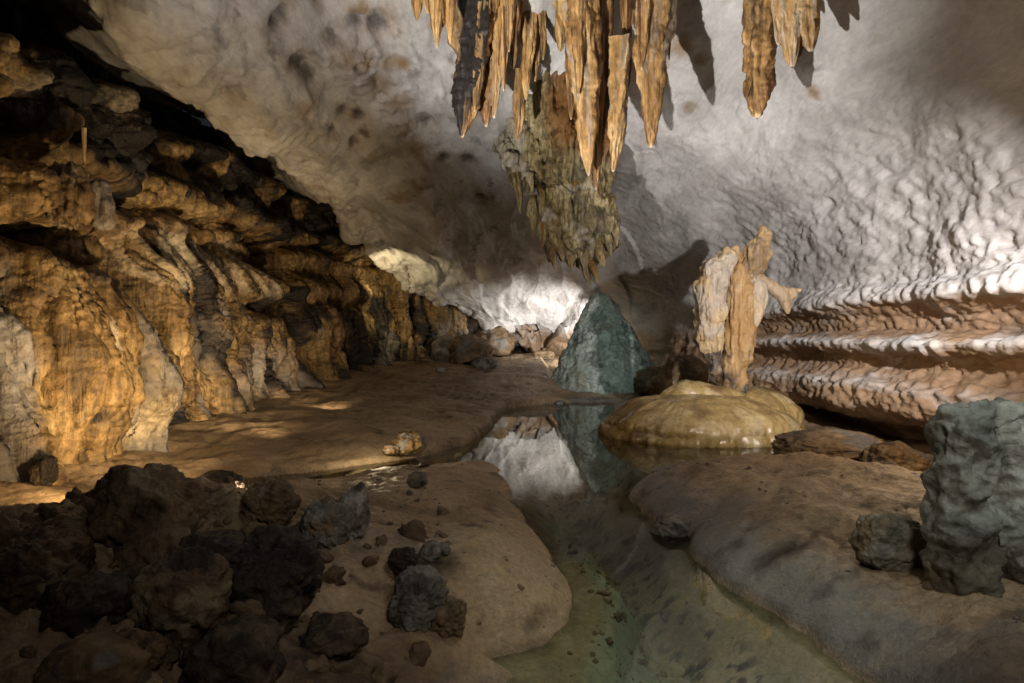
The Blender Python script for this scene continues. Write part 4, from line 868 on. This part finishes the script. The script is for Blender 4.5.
# hanging knob of flowstone on the left wall
kn = at(69, 200, 7.6)
kno = lumps('flowstone_cluster', [T(7.5, (66, 178, 16, .8), (68, 200, 20, .8), (70, 215, 17, .8))], .03, M_LEFT, None, amp=.06, sc=3.5, vert=.09, seed=31, org=tuple(kn), masks=lambda V, N_, st: (0 * st, .4 * sst(.2, .5, -st), .3 * sst(0, .4, st)))
kno.location = kn; tag(kno, 'ochre ribbed flowstone cluster hanging on the left wall', 'flowstone')
kn = at(100, 205, 7.7)
kno = lumps('flowstone_cluster', [T(7.7, (98, 186, 9), (101, 205, 9.5), (102, 225, 8))], .025, M_LEFT, None, amp=.05, sc=3.5, vert=.03, seed=32, org=tuple(kn), masks=lambda V, N_, st: (.6 + .2 * st, .3 * sst(.2, .5, -st), .5 * sst(0, .4, st)))
kno.location = kn; tag(kno, 'short smooth grey flowstone stub right of the ribbed ochre cluster', 'flowstone')

# broken rubble between the foreground boulders (nobody could count it)
rr_ = np.random.RandomState(8); rv = []; rf = []; cnt = 0
bm = bmesh.new(); bmesh.ops.create_icosphere(bm, subdivisions=3, radius=1); iv = np.array([v.co[:] for v in bm.verts]); ifc = np.array([[v.index for v in f.verts] for f in bm.faces]); bm.free()
rx_ = np.concatenate([rr_.normal(-2.2, .85, 600), rr_.normal(-1.1, .4, 14), rr_.normal(.62, .26, 420), rr_.uniform(-4, 4.5, 24)]); ry_ = np.concatenate([rr_.normal(3.2, .7, 600), rr_.normal(3.3, .5, 14), rr_.uniform(2.3, 5.6, 420), rr_.uniform(2.3, 8, 24)])
rh_, rsd_, _r = floor_h(rx_, ry_)
for k_, (x, y, h, sd) in enumerate(zip(rx_, ry_, rh_, rsd_)):
    if 614 <= k_ < 1034 and sd > 0: continue
    if y < 2.0 or (-.12 < sd < .05): continue
    r = (.012 + .075 * rr_.rand() ** 3) * (.42 if sd < 0 else 1)
    f1, f2 = worley(iv * .9 + rr_.uniform(0, 90, 3), 5)
    v = iv * (1 + .8 * (f2 - f1 - .3) + .12 * noise(iv * 2.5 + rr_.uniform(0, 90, 3), 6))[:, None] * [r * rr_.uniform(.8, 1.4), r, r * rr_.uniform(.5, .9)]
    A = rr_.normal(size=(3, 3)); Qm, _ = np.linalg.qr(A + 2.2 * np.eye(3)); v = v @ Qm.T + [x, y, h + r * .15]
    rv.append(v); rf.append(ifc + cnt); cnt += len(iv)
struct(link('rubble', raw_mesh('rubble', np.concatenate(rv), np.concatenate(rf), M_RUB)), 'stuff')

# gravel on the mud (nobody could count it)
rg = np.random.RandomState(3); gv = []; gf = []
bm = bmesh.new(); bmesh.ops.create_icosphere(bm, subdivisions=1, radius=1); iv = np.array([v.co[:] for v in bm.verts]); ifc = np.array([[v.index for v in f.verts] for f in bm.faces]); bm.free()
cnt = 0
gxs = rg.uniform(-4, 5, 2600); gys = 2.2 + 6.5 * rg.rand(2600) ** 1.3
gh, gsd, grt = floor_h(gxs, gys)
clump = noise(np.stack([gxs * 1.4, gys * 1.4, 0 * gxs], 1), 901)
for x, y, h, sd, cl in zip(gxs, gys, gh, gsd, clump):
    if sd < .05 or h < 0: continue
    if cl < .12: continue
    r = .006 + .022 * rg.rand() ** 4
    v = iv * (1 + .25 * rg.normal(size=(len(iv), 1))) * [r, r, r * .6] + [x, y, h]
    gv.append(v); gf.append(ifc + cnt); cnt += len(iv)
me = raw_mesh('gravel', np.concatenate(gv), np.concatenate(gf), M_GREY)
struct(link('gravel', me), 'stuff')

# ------------------------------------------------------------------ lamps of the show cave, several hidden behind rocks, plus added fill lights
def lamp(name, loc, power, col, kind='SPOT', target=None, size=150, blend=.6, radius=.06):
    l = bpy.data.lights.new(name, kind); l.energy = power; l.color = col; l.shadow_soft_size = radius
    if kind == 'SPOT': l.spot_size = math.radians(size); l.spot_blend = blend
    o = bpy.data.objects.new(name, l); COL.objects.link(o); o.location = loc
    if target is not None: o.rotation_euler = (Vector(target) - Vector(loc)).to_track_quat('-Z', 'Y').to_euler()
    return o
WARM = (1.0, .66, .30); WHITE = (1.0, .90, .80)
lamp('flood_or_fill', (-2.2, 5.3, .95), 5400, (1, .95, .90), target=(2.3, 12.0, 8.8), size=66, blend=.9)
lamp('flood_or_fill', (-2.3, 5.3, .95), 1500, (1, .95, .90), target=(-.6, 9.4, 8.8), size=75, blend=1)
lamp('flood_or_fill', (-3.7, 5.4, .5), 120, WARM, target=(-5.4, 8.0, 1.4), size=150, blend=.8)
lamp('flood_or_fill', (-3.1, 6.6, .45), 560, (1, .72, .38), target=(-6.0, 8.8, 2.4), size=105, blend=.8)  # added uplight for the near left wall, no known source
lamp('flood_or_fill', (-3.2, 9.2, .4), 620, (1, .74, .42), target=(-6.0, 12.4, 2.9), size=95, blend=.8)  # added uplight for the draped curtain, no known source
lamp('flood_or_fill', (-3.4, 12.6, .4), 320, (1, .72, .40), target=(-6.0, 16.5, 2.9), size=95, blend=.8)  # added weaker uplight farther along the left wall, no known source
lamp('flood_or_fill', (4.2, 3.7, 3.0), 4300, (1, .93, .90), target=(5.2, 13, 2.5), size=62, blend=.9)
lamp('flood_or_fill', (3.0, 22.6, 1.1), 1700, (1, .95, .90), target=(2.0, 26, 2.0), size=140, blend=1)
lamp('flood_or_fill', (1.4, 8.6, 3.2), 1000, (.66, 1, .90), target=(3.0, 20, 1.3), size=22, blend=.7)
lamp('flood_or_fill', (-.6, 8.2, 1.2), 110, (1, .76, .42), target=(3.5, 11.4, 1.0), size=50, blend=.9)
lamp('flood_or_fill', (-4.2, 20.5, 3.5), 160, (1, .8, .45), target=(-4.0, 24, 4.4), size=140)
lamp('flood_or_fill', (4.5, 6.6, 1.5), 75, (1, .68, .38), kind='POINT')
lamp('flood_or_fill', (3.0, 2.0, 3.4), 75, (.9, 1, .95), target=(2.9, 3.5, .9), size=60, blend=.9)
lamp('flood_or_fill', (1.0, 3.4, 5.2), 330, (.92, 1, .86), target=(.85, 3.7, 0), size=36, blend=.9, radius=.2)  # added light over the pool, brightens the bed
lamp('flood_or_fill', (1.4, -1.2, 4.4), 420, (1, .92, .80), target=(1.1, 5.2, 0), size=75, blend=1, radius=.5)  # added soft fill from behind the camera, not a cave lamp

lamp('flood_or_fill', (-1.75, 8.3, .3), 22, (1, .8, .5), kind='POINT', radius=.03)
lamp('flood_or_fill', (-2.3, 5.0, .55), 14, (1, .9, .78), kind='POINT', radius=.03)

w = bpy.data.worlds.new('World'); S.world = w; w.use_nodes = True
bg = w.node_tree.nodes['Background']; bg.inputs[0].default_value = (.55, .62, .7, 1); bg.inputs[1].default_value = .02

cam = bpy.data.cameras.new('Camera'); cam.lens = 22; cam.sensor_width = 36; cam.clip_end = 200; cam.clip_start = .05
co_ = bpy.data.objects.new('Camera', cam); COL.objects.link(co_); co_.location = (0, 0, CAMZ); co_.rotation_euler = (math.radians(90), 0, 0)
S.camera = co_
S.view_settings.view_transform = 'Standard'; S.view_settings.look = 'None'; S.view_settings.exposure = 0.05; S.view_settings.gamma = 1
S.cycles.max_bounces = 8; S.cycles.diffuse_bounces = 4; S.cycles.transparent_max_bounces = 8
